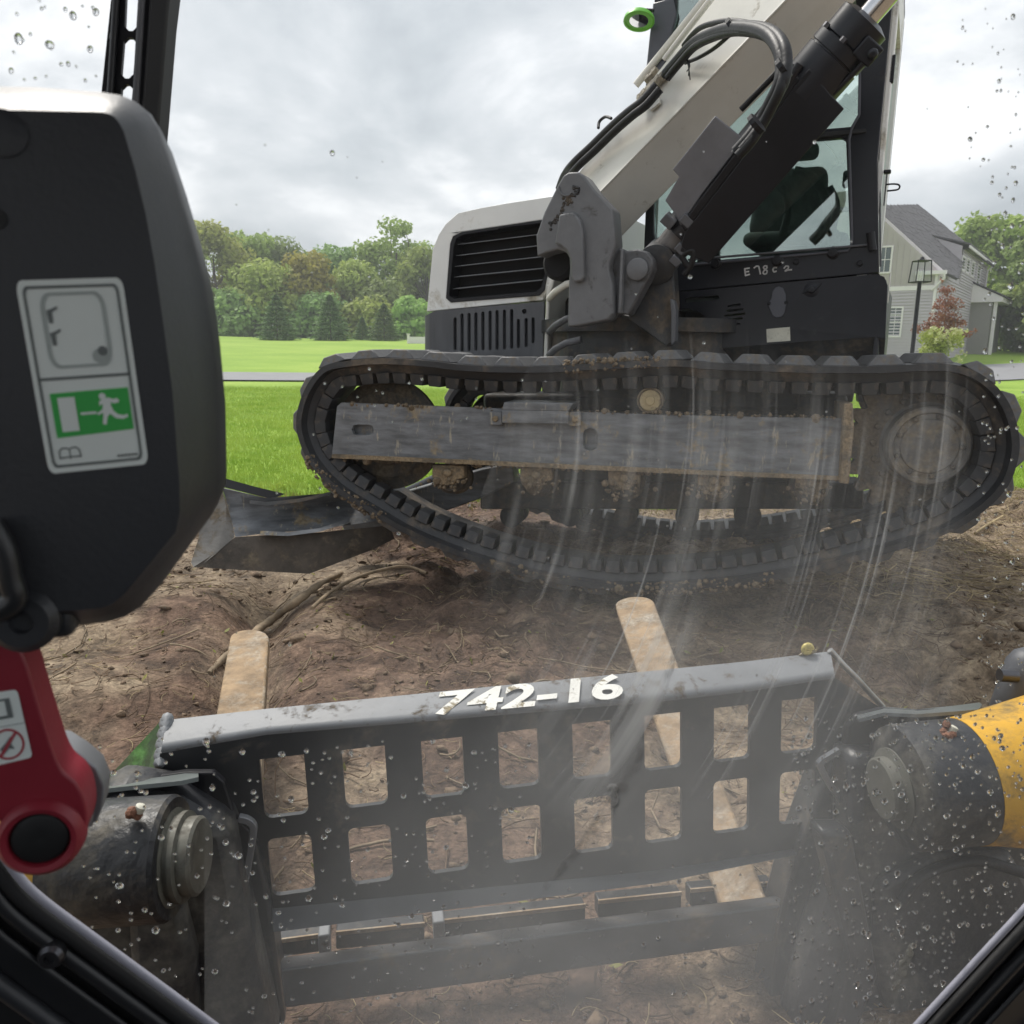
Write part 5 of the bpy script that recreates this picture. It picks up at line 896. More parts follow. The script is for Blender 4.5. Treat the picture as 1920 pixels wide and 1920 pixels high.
# ------------------------------------------------------------------ windscreen: clear pane, wiped dirt film, raindrops
def clearmat():
    m = bpy.data.materials.new('clear_glass'); m.use_nodes = True; t = m.node_tree; t.nodes.clear()
    o = N(t, 'ShaderNodeOutputMaterial'); b = N(t, 'ShaderNodeBsdfTransparent'); b.inputs[0].default_value = (.985, .99, .988, 1); L(t, b.outputs[0], o.inputs[0]); return m
wa = [DP.at(x, y) for x, y in ((-250, -250), (2200, -250), (2200, 2150), (-250, 2150))]
ws = empty('windscreen', Vector((0, 0, 0))); ws.parent = ld
mesh('pane', [DP.w(a, b, -.006) for a, b in wa], [(0, 1, 2, 3)], clearmat(), ws)
def filmmat():
    m = bpy.data.materials.new('wiped_dirt'); m.use_nodes = True; t = m.node_tree; t.nodes.clear()
    out = N(t, 'ShaderNodeOutputMaterial'); tr = N(t, 'ShaderNodeBsdfTransparent'); df = N(t, 'ShaderNodeBsdfDiffuse'); tl = N(t, 'ShaderNodeBsdfTranslucent')
    for n in (df, tl): n.inputs[0].default_value = (.74, .74, .75, 1)
    ad = N(t, 'ShaderNodeMixShader', i_Fac=.6); L(t, df.outputs[0], ad.inputs[1]); L(t, tl.outputs[0], ad.inputs[2])
    uv = N(t, 'ShaderNodeUVMap'); sp = N(t, 'ShaderNodeSeparateXYZ'); L(t, uv.outputs[0], sp.inputs[0]); u, v = sp.outputs[0], sp.outputs[1]   # u,v in metres on the glass
    pv = DP.at(120, 800); dx = math_node(t, 'SUBTRACT', u, pv[0]); dy = math_node(t, 'SUBTRACT', v, pv[1])
    r = math_node(t, 'SQRT', math_node(t, 'ADD', math_node(t, 'MULTIPLY', dx, dx), math_node(t, 'MULTIPLY', dy, dy))); th = math_node(t, 'ARCTAN2', dy, dx)
    def pnoise(sr, st, s, d, off=0.0):
        c = N(t, 'ShaderNodeCombineXYZ'); L(t, math_node(t, 'ADD', math_node(t, 'MULTIPLY', r, sr), off), c.inputs[0]); L(t, math_node(t, 'MULTIPLY', th, st), c.inputs[1])
        n = N(t, 'ShaderNodeTexNoise', i_Scale=s, i_Detail=d, i_Roughness=.6); L(t, c.outputs[0], n.inputs['Vector']); return n.outputs[0]
    fine = ramp(t, pnoise(150, 1.0, 1.0, 2.0), [(.56, 0), (.72, 1)]); wide = ramp(t, pnoise(45, 1.0, 1.0, 3.0, 9.0), [(.48, 0), (.72, 1)]); brk = ramp(t, pnoise(12, 2.2, 1.0, 3.0, 3.0), [(.38, 0), (.62, 1)])
    sx = DP.at(700, 1300)[0]; x1a, x1b = DP.at(840, 1300)[0], DP.at(1080, 1300)[0]; x2a, x2b = DP.at(1880, 900)[0], DP.at(1740, 900)[0]
    def step(val, a, b):
        n = N(t, 'ShaderNodeMapRange', interpolation_type='SMOOTHSTEP'); L(t, val, n.inputs[0]); n.inputs[1].default_value = a; n.inputs[2].default_value = b; return n.outputs[0]
    ytop = DP.at(1400, 560)[1]; ymid = DP.at(1400, 900)[1]; ylo0 = DP.at(1100, 1600)[1]; ylo1 = DP.at(1100, 1280)[1]
    reg = math_node(t, 'MULTIPLY', math_node(t, 'MULTIPLY', step(u, x1a, x1b), step(u, x2a, x2b)), math_node(t, 'MULTIPLY', step(v, ytop, ymid), step(v, ylo0, ylo1)))
    streak = math_node(t, 'MULTIPLY', math_node(t, 'MULTIPLY', math_node(t, 'MAXIMUM', math_node(t, 'MULTIPLY', fine, .8), math_node(t, 'MULTIPLY', wide, .55)), brk), reg)
    n2 = N(t, 'ShaderNodeTexNoise', i_Scale=9.0, i_Detail=4.0); L(t, uv.outputs[0], n2.inputs['Vector'])
    hz = math_node(t, 'MULTIPLY', step(v, DP.at(1000, 1020)[1], DP.at(1000, 1560)[1]), math_node(t, 'MULTIPLY', step(u, DP.at(380, 1500)[0], DP.at(900, 1500)[0]), step(u, DP.at(1880, 1500)[0], DP.at(1480, 1500)[0])))
    hz = math_node(t, 'MULTIPLY', hz, math_node(t, 'ADD', math_node(t, 'MULTIPLY', n2.outputs[0], .22), .09))
    low = math_node(t, 'MULTIPLY', step(v, DP.at(1000, 1300)[1], DP.at(1000, 1800)[1]), .08)
    al = math_node(t, 'ADD', math_node(t, 'ADD', math_node(t, 'MULTIPLY', streak, .70), math_node(t, 'MULTIPLY', reg, .08)), math_node(t, 'ADD', hz, low), clamp=True)
    mx = N(t, 'ShaderNodeMixShader'); L(t, al, mx.inputs[0]); L(t, tr.outputs[0], mx.inputs[1]); L(t, ad.outputs[0], mx.inputs[2]); L(t, mx.outputs[0], out.inputs[0]); return m
fa = [DP.at(x, y) for x, y in ((1040, 560), (1900, 560), (2050, 900), (2050, 1950), (380, 1950), (380, 1350), (860, 1050))]
fo = mesh('dirt_film', [DP.w(a, b, -.0075) for a, b in fa], [tuple(range(len(fa)))], filmmat(), ws)
uvl = fo.data.uv_layers.new(name='glass')
for lp in fo.data.loops: uvl.data[lp.index].uv = fa[lp.vertex_index] if True else (0, 0)
def dropmat():
    m = bpy.data.materials.new('rain_water'); m.use_nodes = True; t = m.node_tree; t.nodes.clear()
    o = N(t, 'ShaderNodeOutputMaterial'); b = N(t, 'ShaderNodeBsdfGlass', i_IOR=1.45, i_Roughness=0.0); L(t, b.outputs[0], o.inputs[0]); return m
def drops():
    zones = [(360, 150, 1000, 1380, 1930, 1.0), (760, 1480, 1925, 1340, 1930, 1.12), (150, 1835, 1925, 330, 1340, .95), (26, 10, 190, 0, 160, 1.0), (170, 700, 1500, 1620, 1930, .85), (40, 1790, 1915, 10, 330, .8), (70, 380, 1800, 200, 1350, .62), (14, 640, 1130, 690, 800, .6)]
    V, F = [], []; nu, nv = 10, 4
    for n, x0, x1, y0, y1, sz in zones:
        for _ in range(n):
            x, y = rng.uniform(x0, x1), rng.uniform(y0, y1); r = min(2.0 + rng.exponential(1.25), 7.0) * sz * .62 / 1500; a, b = DP.at(x, y, -.0076)
            k = len(V); V.append(DP.w(a, b, -.0076)); el = rng.uniform(.9, 1.25); ht = r * rng.uniform(.6, .8); ph = rng.uniform(0, 6.28); ir = rng.uniform(.0, .12)
            for j in range(nv):
                q = math.cos(j / nv * math.pi / 2); h = math.sin(j / nv * math.pi / 2) * ht
                for i in range(nu): t = 2 * math.pi * i / nu; rr_ = r * q * (1 + ir * math.sin(2 * t + ph)); V.append(DP.w(a + rr_ * math.cos(t), b + rr_ * el * math.sin(t), -.0076 - h))
            V.append(DP.w(a, b, -.0076 - ht))
            for i in range(nu):
                i2 = (i + 1) % nu; F.append((k, k + 1 + i, k + 1 + i2))
                for j in range(nv - 1): p, q2 = k + 1 + j * nu + i, k + 1 + j * nu + i2; F.append((p, p + nu, q2)); F.append((q2, p + nu, q2 + nu))
                F.append((k + 1 + (nv - 1) * nu + i, len(V) - 1, k + 1 + (nv - 1) * nu + i2))
    l = root_loc(ws); o = rawmesh('raindrops', np.array([tuple(v) for v in V]) - np.array(l), F, dropmat(), ws, smooth=True); bm = bmesh.new(); bm.from_mesh(o.data); bmesh.ops.recalc_face_normals(bm, faces=bm.faces); bm.to_mesh(o.data); bm.free(); o.data.set_sharp_from_angle(angle=rad(75)); o['kind'] = 'stuff'
drops()
def glass_mark(pts, wd, name, col, alpha=.75):
    m = bpy.data.materials.new(name + '_dirt'); m.use_nodes = True; t = m.node_tree; b = t.nodes['Principled BSDF']; b.inputs['Base Color'].default_value = (*col, 1); b.inputs['Roughness'].default_value = .9
    tc = N(t, 'ShaderNodeTexCoord'); n = N(t, 'ShaderNodeTexNoise', i_Scale=90.0, i_Detail=5.0); L(t, tc.outputs['Object'], n.inputs['Vector']); L(t, ramp(t, n.outputs[0], [(.42, 0.0), (.75, alpha)]), b.inputs['Alpha'])
    L_ = DP.tr(smoothpath(pts, 5), -.0085); n = len(L_); up_, dn = [], []
    for i in range(n):
        a, c_ = L_[max(i - 1, 0)], L_[min(i + 1, n - 1)]; d = math.hypot(c_[0] - a[0], c_[1] - a[1]) + 1e-9; w_ = wd * (.35 + .65 * math.sin(math.pi * i / (n - 1))) * (1 + .3 * math.sin(i * 2.3)); up_.append((L_[i][0] - (c_[1] - a[1]) / d * w_, L_[i][1] + (c_[0] - a[0]) / d * w_)); dn.append((L_[i][0] + (c_[1] - a[1]) / d * w_, L_[i][1] - (c_[0] - a[0]) / d * w_))
    G().prism(DP, up_ + dn[::-1], -.0085, -.0088).done(name, m, ws)
glass_mark([(1292, 1110), (1262, 1230), (1228, 1340), (1180, 1450), (1140, 1510), (1085, 1590), (1040, 1640), (990, 1710)], .0048, 'reflection_streak', (.10, .075, .06), .32)  # dark streak painted in place of a reflection in the glass
glass_mark([(1150, 1470), (1140, 1510), (1118, 1540)], .0075, 'bird_splat', (.6, .58, .55))
glass_mark([(1710, 1770), (1700, 1800), (1685, 1830), (1668, 1856)], .006, 'bird_splat', (.5, .47, .40))

# ------------------------------------------------------------------ house
corner = pt(1740, 690, 45); HD = Vector((.592, .806, 0)); HF = Vector((.806, -.592, 0))
FPl = Plane(corner, HF, (0, 0, 1)); SPl2 = Plane(corner, HD, (0, 0, 1))
for P in (FPl, SPl2): assert P.n.dot(EYE - P.o) > 0
hs = empty('house', corner - Vector((0, 0, .5)), 'grey two-storey house with steep dark roof, white trim and side porch', 'house')
def fa_(x, y): return FPl.at(x, y)
bE = FPl.at(1759, 512)[1]                                   # eave height
A = FPl.at(1776, 512); Bk = FPl.at(1667, 412); slope = (Bk[1] - A[1]) / (A[0] - Bk[0])
ra, rc_, rd_ = pt(1774, 511, 44), pt(1640, 389, 46), pt(1722, 384, 56)      # front eave, front rake, far end of the ridge
rn = (rc_ - ra).cross(rd_ - ra).normalized(); rn = rn if rn.z > 0 else -rn
def onroof(x, y): r = ray(x, y); return EYE + r * ((ra - EYE).dot(rn) / r.dot(rn))
rp = [ra] + [onroof(*q) for q in ((1797, 522), (1813, 463), (1866, 499), (1722, 384), (1640, 386), (1560, 391), (1560, 396), (1640, 389))]
ru = Vector((0, 0, 1)).cross(rn).normalized(); RPP = Plane(ra, ru, rn.cross(ru)); assert RPP.n.dot(EYE - RPP.o) > 0
rl = [((p - RPP.o).dot(RPP.u), (p - RPP.o).dot(RPP.v)) for p in rp]
roof = G().prism(RPP, rl, 0, -.14).done('roof', mt['shingle'], hs)
courses = G(); vmin, vmax = min(q[1] for q in rl), max(q[1] for q in rl)
def clip_span(poly, v):
    xs = []
    for (a, b), (c, d) in zip(poly, poly[1:] + poly[:1]):
        if (b - v) * (d - v) < 0: xs.append(a + (c - a) * (v - b) / (d - b))
    xs.sort(); return list(zip(xs[::2], xs[1::2]))
v = vmin + .1
while v < vmax - .05:
    for a0, a1 in clip_span(rl, v):
        x = a0 + .05
        while x < a1 - .05:
            w = min(random.uniform(.3, .9), a1 - x); h = random.uniform(.008, .028); courses.box(RPP, x, x + w - .01, v - .11, v + .10, h, -.02); x += w
    v += .22
courses.done('shingle', mt['shingle'], roof)['kind'] = 'stuff'
fx0 = FPl.at(1450, 600)[0]; top = FPl.at(1667, 424)
wallp = [(fx0, -.6), (0, -.6), (0, bE), (A[0] - (A[1] + .05 - bE) * 0 - .3, bE + .0)]
gable = [(fx0, -.6), (0, -.6), (0, bE)] + [(A[0] - t, A[1] + slope * t - .25) for t in (0.6, 3.0, 5.4)] + [(fx0, A[1] + slope * 5.4 - .25)]
fw = G().prism(FPl, gable, 0, -.2).done('front_wall', mt['batten'], hs)
bb = FPl.at(1700, 544)[1]
def laps(P, a0, a1, b0, b1, m, parent, hgt=.17):
    g = G(); b = b0
    while b < b1 - .02: t = min(b + hgt, b1); g.hexa([P.w(a0, b, .065), P.w(a1, b, .065), P.w(a1, t, .008), P.w(a0, t, .008), P.w(a0, b, .0), P.w(a1, b, .0), P.w(a1, t, .0), P.w(a0, t, .0)]); b += hgt
    g.done('clapboard', m, parent)['kind'] = 'stuff'
laps(FPl, fx0, -.1, -.6, bb, mt['siding'], fw)
g = G(); a = -.3
while a > fx0: g.box(FPl, a - .025, a + .025, bb, min(A[1] + slope * (A[0] - a) - .5, A[1] + slope * 5.4 - .3), 0, .03); a -= .32
g.done('batten', mt['batten'], fw)['kind'] = 'stuff'
G().box(FPl, fx0, .0, bb - .02, bb + .22, .06, 0).done('band_board', mt['trim'], fw)
G().box(FPl, -.14, .07, -.6, bE + .1, .07, -.0).box(SPl2, -.07, .14, -.6, bE + .1, .07, 0).done('corner_board', mt['trim'], hs)
tw = FPl.n * .14; dn_ = Vector((0, 0, -.40)); rk = [ra + tw, rc_ + (rc_ - ra) * .35 + tw]
G().hexa([rk[0], rk[1], rk[1] + dn_, rk[0] + dn_, rk[0] - tw * .6, rk[1] - tw * .6, rk[1] + dn_ - tw * .6, rk[0] + dn_ - tw * .6]).done('rake_board', mt['trim'], hs)
G().box(FPl, -1.1, A[0], bE - .08, bE + .12, .34, .02).done('eave_return', mt['trim'], hs)
sA = SPl2.at(1850, 503)[0]; sAd = SPl2.at(1799, 500)[0]; bD = SPl2.at(1830, 483)[1]; bb0 = -.6
sA = max(sA, sAd + 3)
sw = G().prism(SPl2, [(0, bb0), (sA, bb0), (sA, bD), (sAd + 1.2, bD), (sAd - .3, bE + .2), (0, bE)], 0, -.2).done('side_wall', mt['siding'], hs)
laps(SPl2, .15, sA - .12, bb0, bE - .02, mt['siding'], sw); laps(SPl2, sAd + .6, sA - .12, bE, bD - .1, mt['siding'], sw)
G().box(SPl2, sA - .12, sA + .06, bb0, bD, .06, -.02).done('corner_board', mt['trim'], hs)
G().tube([SPl2.w(sA - .3, bb0, .12), SPl2.w(sA - .3, bD - .4, .12), SPl2.w(sA - .2, bD - .1, .4)], .05, 8).done('downspout', mt['trim'], hs)
G().tube([FPl.w(-.25, bE - .9, .12), FPl.w(.12, bE - .5, .12), FPl.w(.35, bE - .3, .2), FPl.w(A[0] - .1, bE - .05, .3)], .06, 8).done('downspout', mt['trim'], hs)
# dormer roof above the side wall
d0, d1 = SPl2.at(1811, 464, .4), SPl2.at(1865, 501, .4)
G().hexa([SPl2.w(sAd + .2, bD + .12, .45), SPl2.w(sA + .4, bD + .12, .45), SPl2.w(sA + .4, bD + .22, .45), SPl2.w(sAd + .2, bD + .22, .45), SPl2.w(sAd + .2, bD + .9, -2.2), SPl2.w(sA + .4, bD + .9, -2.2), SPl2.w(sA + .4, bD + 1.0, -2.2), SPl2.w(sAd + .2, bD + 1.0, -2.2)]).done('dormer_roof', mt['shingle'], hs)
G().box(SPl2, sAd + .2, sA + .4, bD - .05, bD + .11, .44, .36).done('dormer_fascia', mt['trim'], hs)
gq = [(sAd + .26, c, b) for c, b in ((.0, bE - .3), (.0, bD + .1), (-2.6, bD + 1.1), (-2.6, bE - .3))]
G().add([SPl2.w(a, b, c) for a, c, b in gq] + [SPl2.w(a + .1, b, c) for a, c, b in gq], [(0, 1, 2, 3), (7, 6, 5, 4), (0, 4, 5, 1), (1, 5, 6, 2), (2, 6, 7, 3), (3, 7, 4, 0)]).done('dormer_cheek', mt['siding'], hs)
def window(P, a0, a1, b0, b1, nx=2, ny=2):
    w = G().prism(P, [(a0 - .09, b0 - .09), (a1 + .09, b0 - .09), (a1 + .09, b1 + .09), (a0 - .09, b1 + .09)], .075, 0, [[(a0, b0), (a1, b0), (a1, b1), (a0, b1)]]).done('window', mt['trim'], hs)
    for i in range(nx):
        for j in range(ny):
            x0, x1 = a0 + (a1 - a0) * i / nx, a0 + (a1 - a0) * (i + 1) / nx; y0, y1 = b0 + (b1 - b0) * j / ny, b0 + (b1 - b0) * (j + 1) / ny
            G().box(P, x0 + .015, x1 - .015, y0 + .015, y1 - .015, .042, .035).done('pane', mt['pane'], w)
    g = G(); 
    for i in range(1, nx): x = a0 + (a1 - a0) * i / nx; g.box(P, x - .015, x + .015, b0, b1, .05, .034)
    for j in range(1, ny): y = b0 + (b1 - b0) * j / ny; g.box(P, a0, a1, y - .02, y + .02, .052, .034)
    if g.v: g.done('muntin', mt['trim'], w)
def winpx(P, pts, nx, ny):
    q = [P.at(*p) for p in pts]; window(P, sum(sorted(x[0] for x in q)[:2]) / 2, sum(sorted(x[0] for x in q)[2:]) / 2, sum(sorted(x[1] for x in q)[:2]) / 2, sum(sorted(x[1] for x in q)[2:]) / 2, nx, ny)
winpx(FPl, ((1657, 578), (1691, 578), (1687, 630), (1654, 629)), 3, 4); winpx(FPl, ((1650, 463), (1672, 465), (1668, 510), (1648, 510)), 2, 2)
for q in (((1804, 481), (1809, 485), (1806, 507), (1801, 503)), ((1813, 486), (1818, 489), (1814, 512), (1809, 509)), ((1822, 492), (1827, 495), (1823, 518), (1818, 515))): winpx(SPl2, q, 1, 2)
winpx(SPl2, ((1833, 498), (1838, 501), (1833, 537), (1828, 534)), 1, 3)
# side porch: projecting bay with its own small roof and white post
pA0 = SPl2.at(1816, 600)[0]; pB = SPl2.at(1820, 560)[1]
G().box(SPl2, pA0, sA + .1, -.4, pB - .1, 1.3, .02).done('porch_wall', mt['porchwall'], hs)
G().hexa([SPl2.w(pA0 - .3, pB + .05, 1.9), SPl2.w(sA + .5, pB + .05, 1.9), SPl2.w(sA + .5, pB - .25, 1.9), SPl2.w(pA0 - .3, pB - .25, 1.9), SPl2.w(pA0 - .3, pB + 1.0, .0), SPl2.w(sA + .5, pB + 1.0, .0), SPl2.w(sA + .5, pB - .25, .0), SPl2.w(pA0 - .3, pB - .25, .0)]).done('porch_roof', mt['trim'], hs)
G().hexa([SPl2.w(pA0 - .4, pB + .08, 2.0), SPl2.w(sA + .6, pB + .08, 2.0), SPl2.w(sA + .6, pB + .16, 2.0), SPl2.w(pA0 - .4, pB + .16, 2.0), SPl2.w(pA0 - .4, pB + 1.08, -.02), SPl2.w(sA + .6, pB + 1.08, -.02), SPl2.w(sA + .6, pB + 1.16, -.02), SPl2.w(pA0 - .4, pB + 1.16, -.02)]).done('porch_shingles', mt['shingle'], hs)
G().box(SPl2, pA0 + .0, pA0 + .2, -.6, pB - .25, 1.6, 1.4).done('porch_post', mt['trim'], hs)
G().box(SPl2, 1.9, 3.0, -.5, 2.1, .08, .02).done('side_door', mt['trim'], hs)
G().disc(SPl2.w(3.6, 2.5, .1), SPl2.n, [(.12, 0), (.16, .1), (.02, .2)], 12).done('wall_lamp', mt['trim'], hs)

# ------------------------------------------------------------------ lamp post
lpb = pt(1706, 700, 19); lp = empty('lamp_post', lpb, 'black garden lamp post with four-sided glass lantern in front of the grey house', 'lamp post')
zt = lambda y: pt(1720, y, 19).z
x0, y0_ = lpb.x, lpb.y
G().disc((x0, y0_, lpb.z - .5), (0, 0, 1), [(.075, 0), (.075, .55), (.05, .6), (.045, zt(532) - lpb.z + .5)], 20).done('post', mt['blackmatt'], lp, smooth=40)
zb, ztp = zt(532), zt(494); wb, wt = .165, .245
cr = [(1, 1), (-1, 1), (-1, -1), (1, -1)]
for sx, sy in cr: G().tube([Vector((x0 + sx * wt * .72, y0_ + sy * wt * .72, zb)), Vector((x0 + sx * wb * .9, y0_ + sy * wb * .9, ztp))], .013, 6).done('lantern_bar', mt['blackmatt'], lp)
for z_, w_ in ((zb, wt * .72), (ztp, wb * .9)):
    for k in range(4):
        a, b = cr[k], cr[(k + 1) % 4]; G().tube([Vector((x0 + a[0] * w_, y0_ + a[1] * w_, z_)), Vector((x0 + b[0] * w_, y0_ + b[1] * w_, z_))], .013, 6).done('lantern_rail', mt['blackmatt'], lp)
for k in range(4):
    a, b = cr[k], cr[(k + 1) % 4]; mesh('lantern_pane', [(x0 + a[0] * wt * .7, y0_ + a[1] * wt * .7, zb), (x0 + b[0] * wt * .7, y0_ + b[1] * wt * .7, zb), (x0 + b[0] * wb * .87, y0_ + b[1] * wb * .87, ztp), (x0 + a[0] * wb * .87, y0_ + a[1] * wb * .87, ztp)], [(0, 1, 2, 3)], mt['lampglass'], lp)
G().disc((x0, y0_, ztp), (0, 0, 1), [(.21, 0), (.06, .03), (.03, .09), (0, .1)], 16).done('lantern_cap', mt['blackmatt'], lp)
for dx in (-.07, .0, .07): G().disc((x0 + dx, y0_ + dx * .5, zb), (0, 0, 1), [(.018, 0), (.018, .16), (.022, .2), (.012, .27), (0, .28)], 10).done('candle_bulb', mt['trim'], lp, smooth=50)

# ------------------------------------------------------------------ trees and shrubs
def leaves_cloud(n, centres, size, up=.3):
    """n leaf-clump quads around blob centres [(x,y,z,rx,rz)] -> verts, faces"""
    c = np.array(centres); w = c[:, 3] ** 2; idx = rng.choice(len(c), n, p=w / w.sum()); d = rng.normal(size=(n, 3)); d /= np.linalg.norm(d, axis=1)[:, None]
    rr_ = rng.random(n) ** .38; p = c[idx, :3] + d * rr_[:, None] * np.stack([c[idx, 3], c[idx, 3], c[idx, 4]], 1)
    nrm = d + rng.normal(size=(n, 3)) * .6 + np.array([0, 0, up]); nrm /= np.linalg.norm(nrm, axis=1)[:, None]; t = np.cross(nrm, rng.normal(size=(n, 3))); t /= np.linalg.norm(t, axis=1)[:, None]; b = np.cross(nrm, t)
    s = size * rng.uniform(.6, 1.35, n)[:, None]; a = rng.uniform(.45, .8, n)[:, None]
    V = np.stack([p - t * s, p - b * s * a, p + t * s, p + b * s * a], 1).reshape(-1, 3); return V, np.arange(4 * n).reshape(-1, 4)
LEAF = [leafmat('leaf_mid', (.25, .36, .085), (.40, .53, .15), .45, scale=.5), leafmat('leaf_olive', (.30, .38, .08), (.48, .56, .16), .45, scale=.5), leafmat('leaf_yellow', (.32, .33, .06), (.50, .47, .10), .45, scale=.5), leafmat('leaf_dark', (.19, .285, .09), (.34, .45, .15), .45, scale=.5), leafmat('needle', (.11, .20, .07), (.21, .32, .105), .35, scale=.8)]
def limb(g, p, q, r0, r1, n=6):
    m_ = (Vector(p) + Vector(q)) / 2 + Vector((random.gauss(0, .12), random.gauss(0, .12), random.gauss(0, .06))) * (Vector(q) - Vector(p)).length; g.tube(smoothpath([p, tuple(m_), q], 3), list(np.linspace(r0, r1, 7)), n)
def broadleaf(name, x, y, h, w, m, label, group, dens=5200, leaf=.24, low=.12, seed=0, gaps=1.0):
    random.seed(seed); z = float(base_h(x, y)); t = empty(name, (x, y, z), label, 'tree', group); g = G(); g.tube([(0, 0, -.3), (random.gauss(0, .1), random.gauss(0, .1), h * .35), (random.gauss(0, .2), random.gauss(0, .2), h * .75)], [.035 * h * .6, .024 * h * .6, .01 * h * .6], 8)
    cs = []
    for k in range(34):
        f = random.random() ** .8; zz_ = h * (low + (1 - low) * (.08 + .86 * f)); rad_ = w * .5 * math.sqrt(max(0, 1 - ((f - .42) / .62) ** 2)) * random.uniform(.45, 1.0); a = random.uniform(0, 6.28); r = w * random.uniform(.17, .28) * gaps; c = (rad_ * math.cos(a), rad_ * math.sin(a), zz_, r, r * random.uniform(.6, .95)); cs.append(c)
        if k % 2 == 0: limb(g, (0, 0, zz_ * .55), c[:3], .012 * h * .5, .003 * h * .5, 5)
    mesh('trunk', g.v, g.f, mt['bark'], t, smooth=60, local=True); V, F = leaves_cloud(dens, cs, leaf); rawmesh('crown', V, F, m, t); return t
def conifer(name, x, y, h, w, label, group, seed=0, dens=7500):
    random.seed(seed); z = float(base_h(x, y)); t = empty(name, (x, y, z), label, 'conifer', group); g = G(); g.tube([(0, 0, -.3), (0, 0, h * .95)], [.02 * h, .004 * h], 8); mesh('trunk', g.v, g.f, mt['bark'], t, local=True)
    n = dens; f = rng.random(n) ** 1.5; R = w / 2 * (1 - f) ** .7 * (.8 + .2 * np.sin(f * 60 + rng.random(n))); a = rng.random(n) * 6.283; rr_ = R * rng.random(n) ** .35 * (1 + .12 * np.sin(a * 7 + f * 25)); p = np.stack([rr_ * np.cos(a), rr_ * np.sin(a), f * h * .98 + .02 * h - rr_ * .18], 1)
    t_ = np.stack([np.cos(a), np.sin(a), -.15 + rng.normal(size=n) * .25], 1); t_ /= np.linalg.norm(t_, axis=1)[:, None]; b = np.cross(t_, np.array([0, 0, 1.0]) + rng.normal(size=(n, 3)) * .4); b /= np.linalg.norm(b, axis=1)[:, None]; s = (.035 * h * rng.uniform(.6, 1.3, n))[:, None]
    V = np.stack([p - t_ * s * .6, p - b * s * .35, p + t_ * s * 1.2, p + b * s * .35], 1).reshape(-1, 3); rawmesh('crown', V, np.arange(4 * n).reshape(-1, 4), LEAF[4], t); return t
def atx(px, d): return (px - 960) / FPX * d
GL = 'woodland trees at the far edge of the lawn'
def tree_px(px, topy, d, wpx, mi, label, seed, kind='broadleaf_tree', **kw):
    x = atx(px, d); z = float(base_h(x, d)); h = pt(px, topy, d).z - z; return broadleaf(kind, x, d, h, wpx / FPX * d, LEAF[mi], label, GL, seed=seed, **kw)
tree_px(330, 425, 88, 150, 1, 'olive broadleaf tree hidden behind the black wiper housing edge', 1, dens=6000)
tree_px(415, 436, 84, 140, 1, 'tall olive tree with rounded top beside the black wiper housing', 2, dens=8500)
tree_px(478, 446, 90, 110, 0, 'mid green tree with spiky top in the left of the wood', 3, dens=6000)
tree_px(535, 462, 92, 110, 3, 'dark green tree standing behind the yellowing one', 4, dens=6000)
tree_px(500, 505, 80, 120, 1, 'lower olive tree in front of the dark green one', 5, dens=6500)
tree_px(588, 484, 82, 105, 2, 'yellowing orange-tinged tree in the middle of the wood', 6, dens=7000)
tree_px(640, 468, 93, 100, 3, 'dark pointed tree rising behind the yellowing tree', 7, dens=5000)
tree_px(672, 500, 84, 95, 1, 'olive green tree left of the tallest tree', 8, dens=6000)
tree_px(742, 428, 90, 120, 0, 'tallest tree with airy crown and sky gaps', 9, dens=4200, low=.4, leaf=.24, gaps=.8)
tree_px(725, 540, 82, 105, 3, 'grey-green leafy tree under the tallest tree', 10, dens=6000)
tree_px(800, 478, 86, 110, 0, 'tree half hidden behind the white engine cover', 11, dens=6500)
tree_px(885, 500, 88, 130, 1, 'tree behind the engine cover of the excavator', 12, dens=4000)
tree_px(440, 560, 78, 120, 3, 'shadowy low tree behind the lawn left of the conifers', 13, dens=5500, low=.02)
tree_px(610, 565, 79, 100, 3, 'shadowy low tree between two conifers', 14, dens=5000, low=.02)
tree_px(700, 575, 79, 110, 1, 'pale low tree between the middle and right conifer', 15, dens=5000, low=.02)
tree_px(775, 570, 78, 90, 0, 'low bushy tree beside the white post', 16, dens=5000, low=.02)
def con_px(px, topy, d, wpx, label, seed):
    x = atx(px, d); z = float(base_h(x, d)); conifer('conifer', x, d, pt(px, topy, d).z - z, wpx / FPX * d, label, 'conifers along the lawn', seed)
con_px(526, 556, 66, 96, 'leftmost and widest dark conifer at the lawn edge', 21); con_px(624, 556, 67, 92, 'middle dark conifer at the lawn edge, broad at the base', 22); con_px(722, 572, 68, 80, 'right-hand smaller dark conifer at the lawn edge', 23); con_px(682, 596, 69, 44, 'slim young conifer just left of the right-hand one', 24)
GR = 'trees behind and beside the grey house'
def treeR(px, topy, d, wpx, mi, label, seed, **kw):
    x = atx(px, d); z = float(base_h(x, d)); return broadleaf('broadleaf_tree', x, d, pt(px, topy, d).z - z, wpx / FPX * d, LEAF[mi], label, GR, seed=seed, **kw)
treeR(1800, 418, 72, 120, 0, 'green tree behind the dormer of the grey house', 31, dens=7000, low=.05); treeR(1862, 420, 70, 110, 1, 'olive tree right of the house roof', 32, dens=8500, low=.02)
treeR(1925, 400, 62, 130, 3, 'big dark tree at the right edge behind the raindrops', 33, dens=9000, low=.05); treeR(1890, 560, 60, 110, 3, 'dark shrubby tree low beside the porch', 34, dens=7000, low=.0); treeR(1975, 480, 56, 150, 0, 'tree at the extreme right of the lawn', 35, dens=6000, low=.0)
treeR(1845, 540, 66, 80, 0, 'leafy tree right behind the porch roof', 36, dens=6000, low=.0)
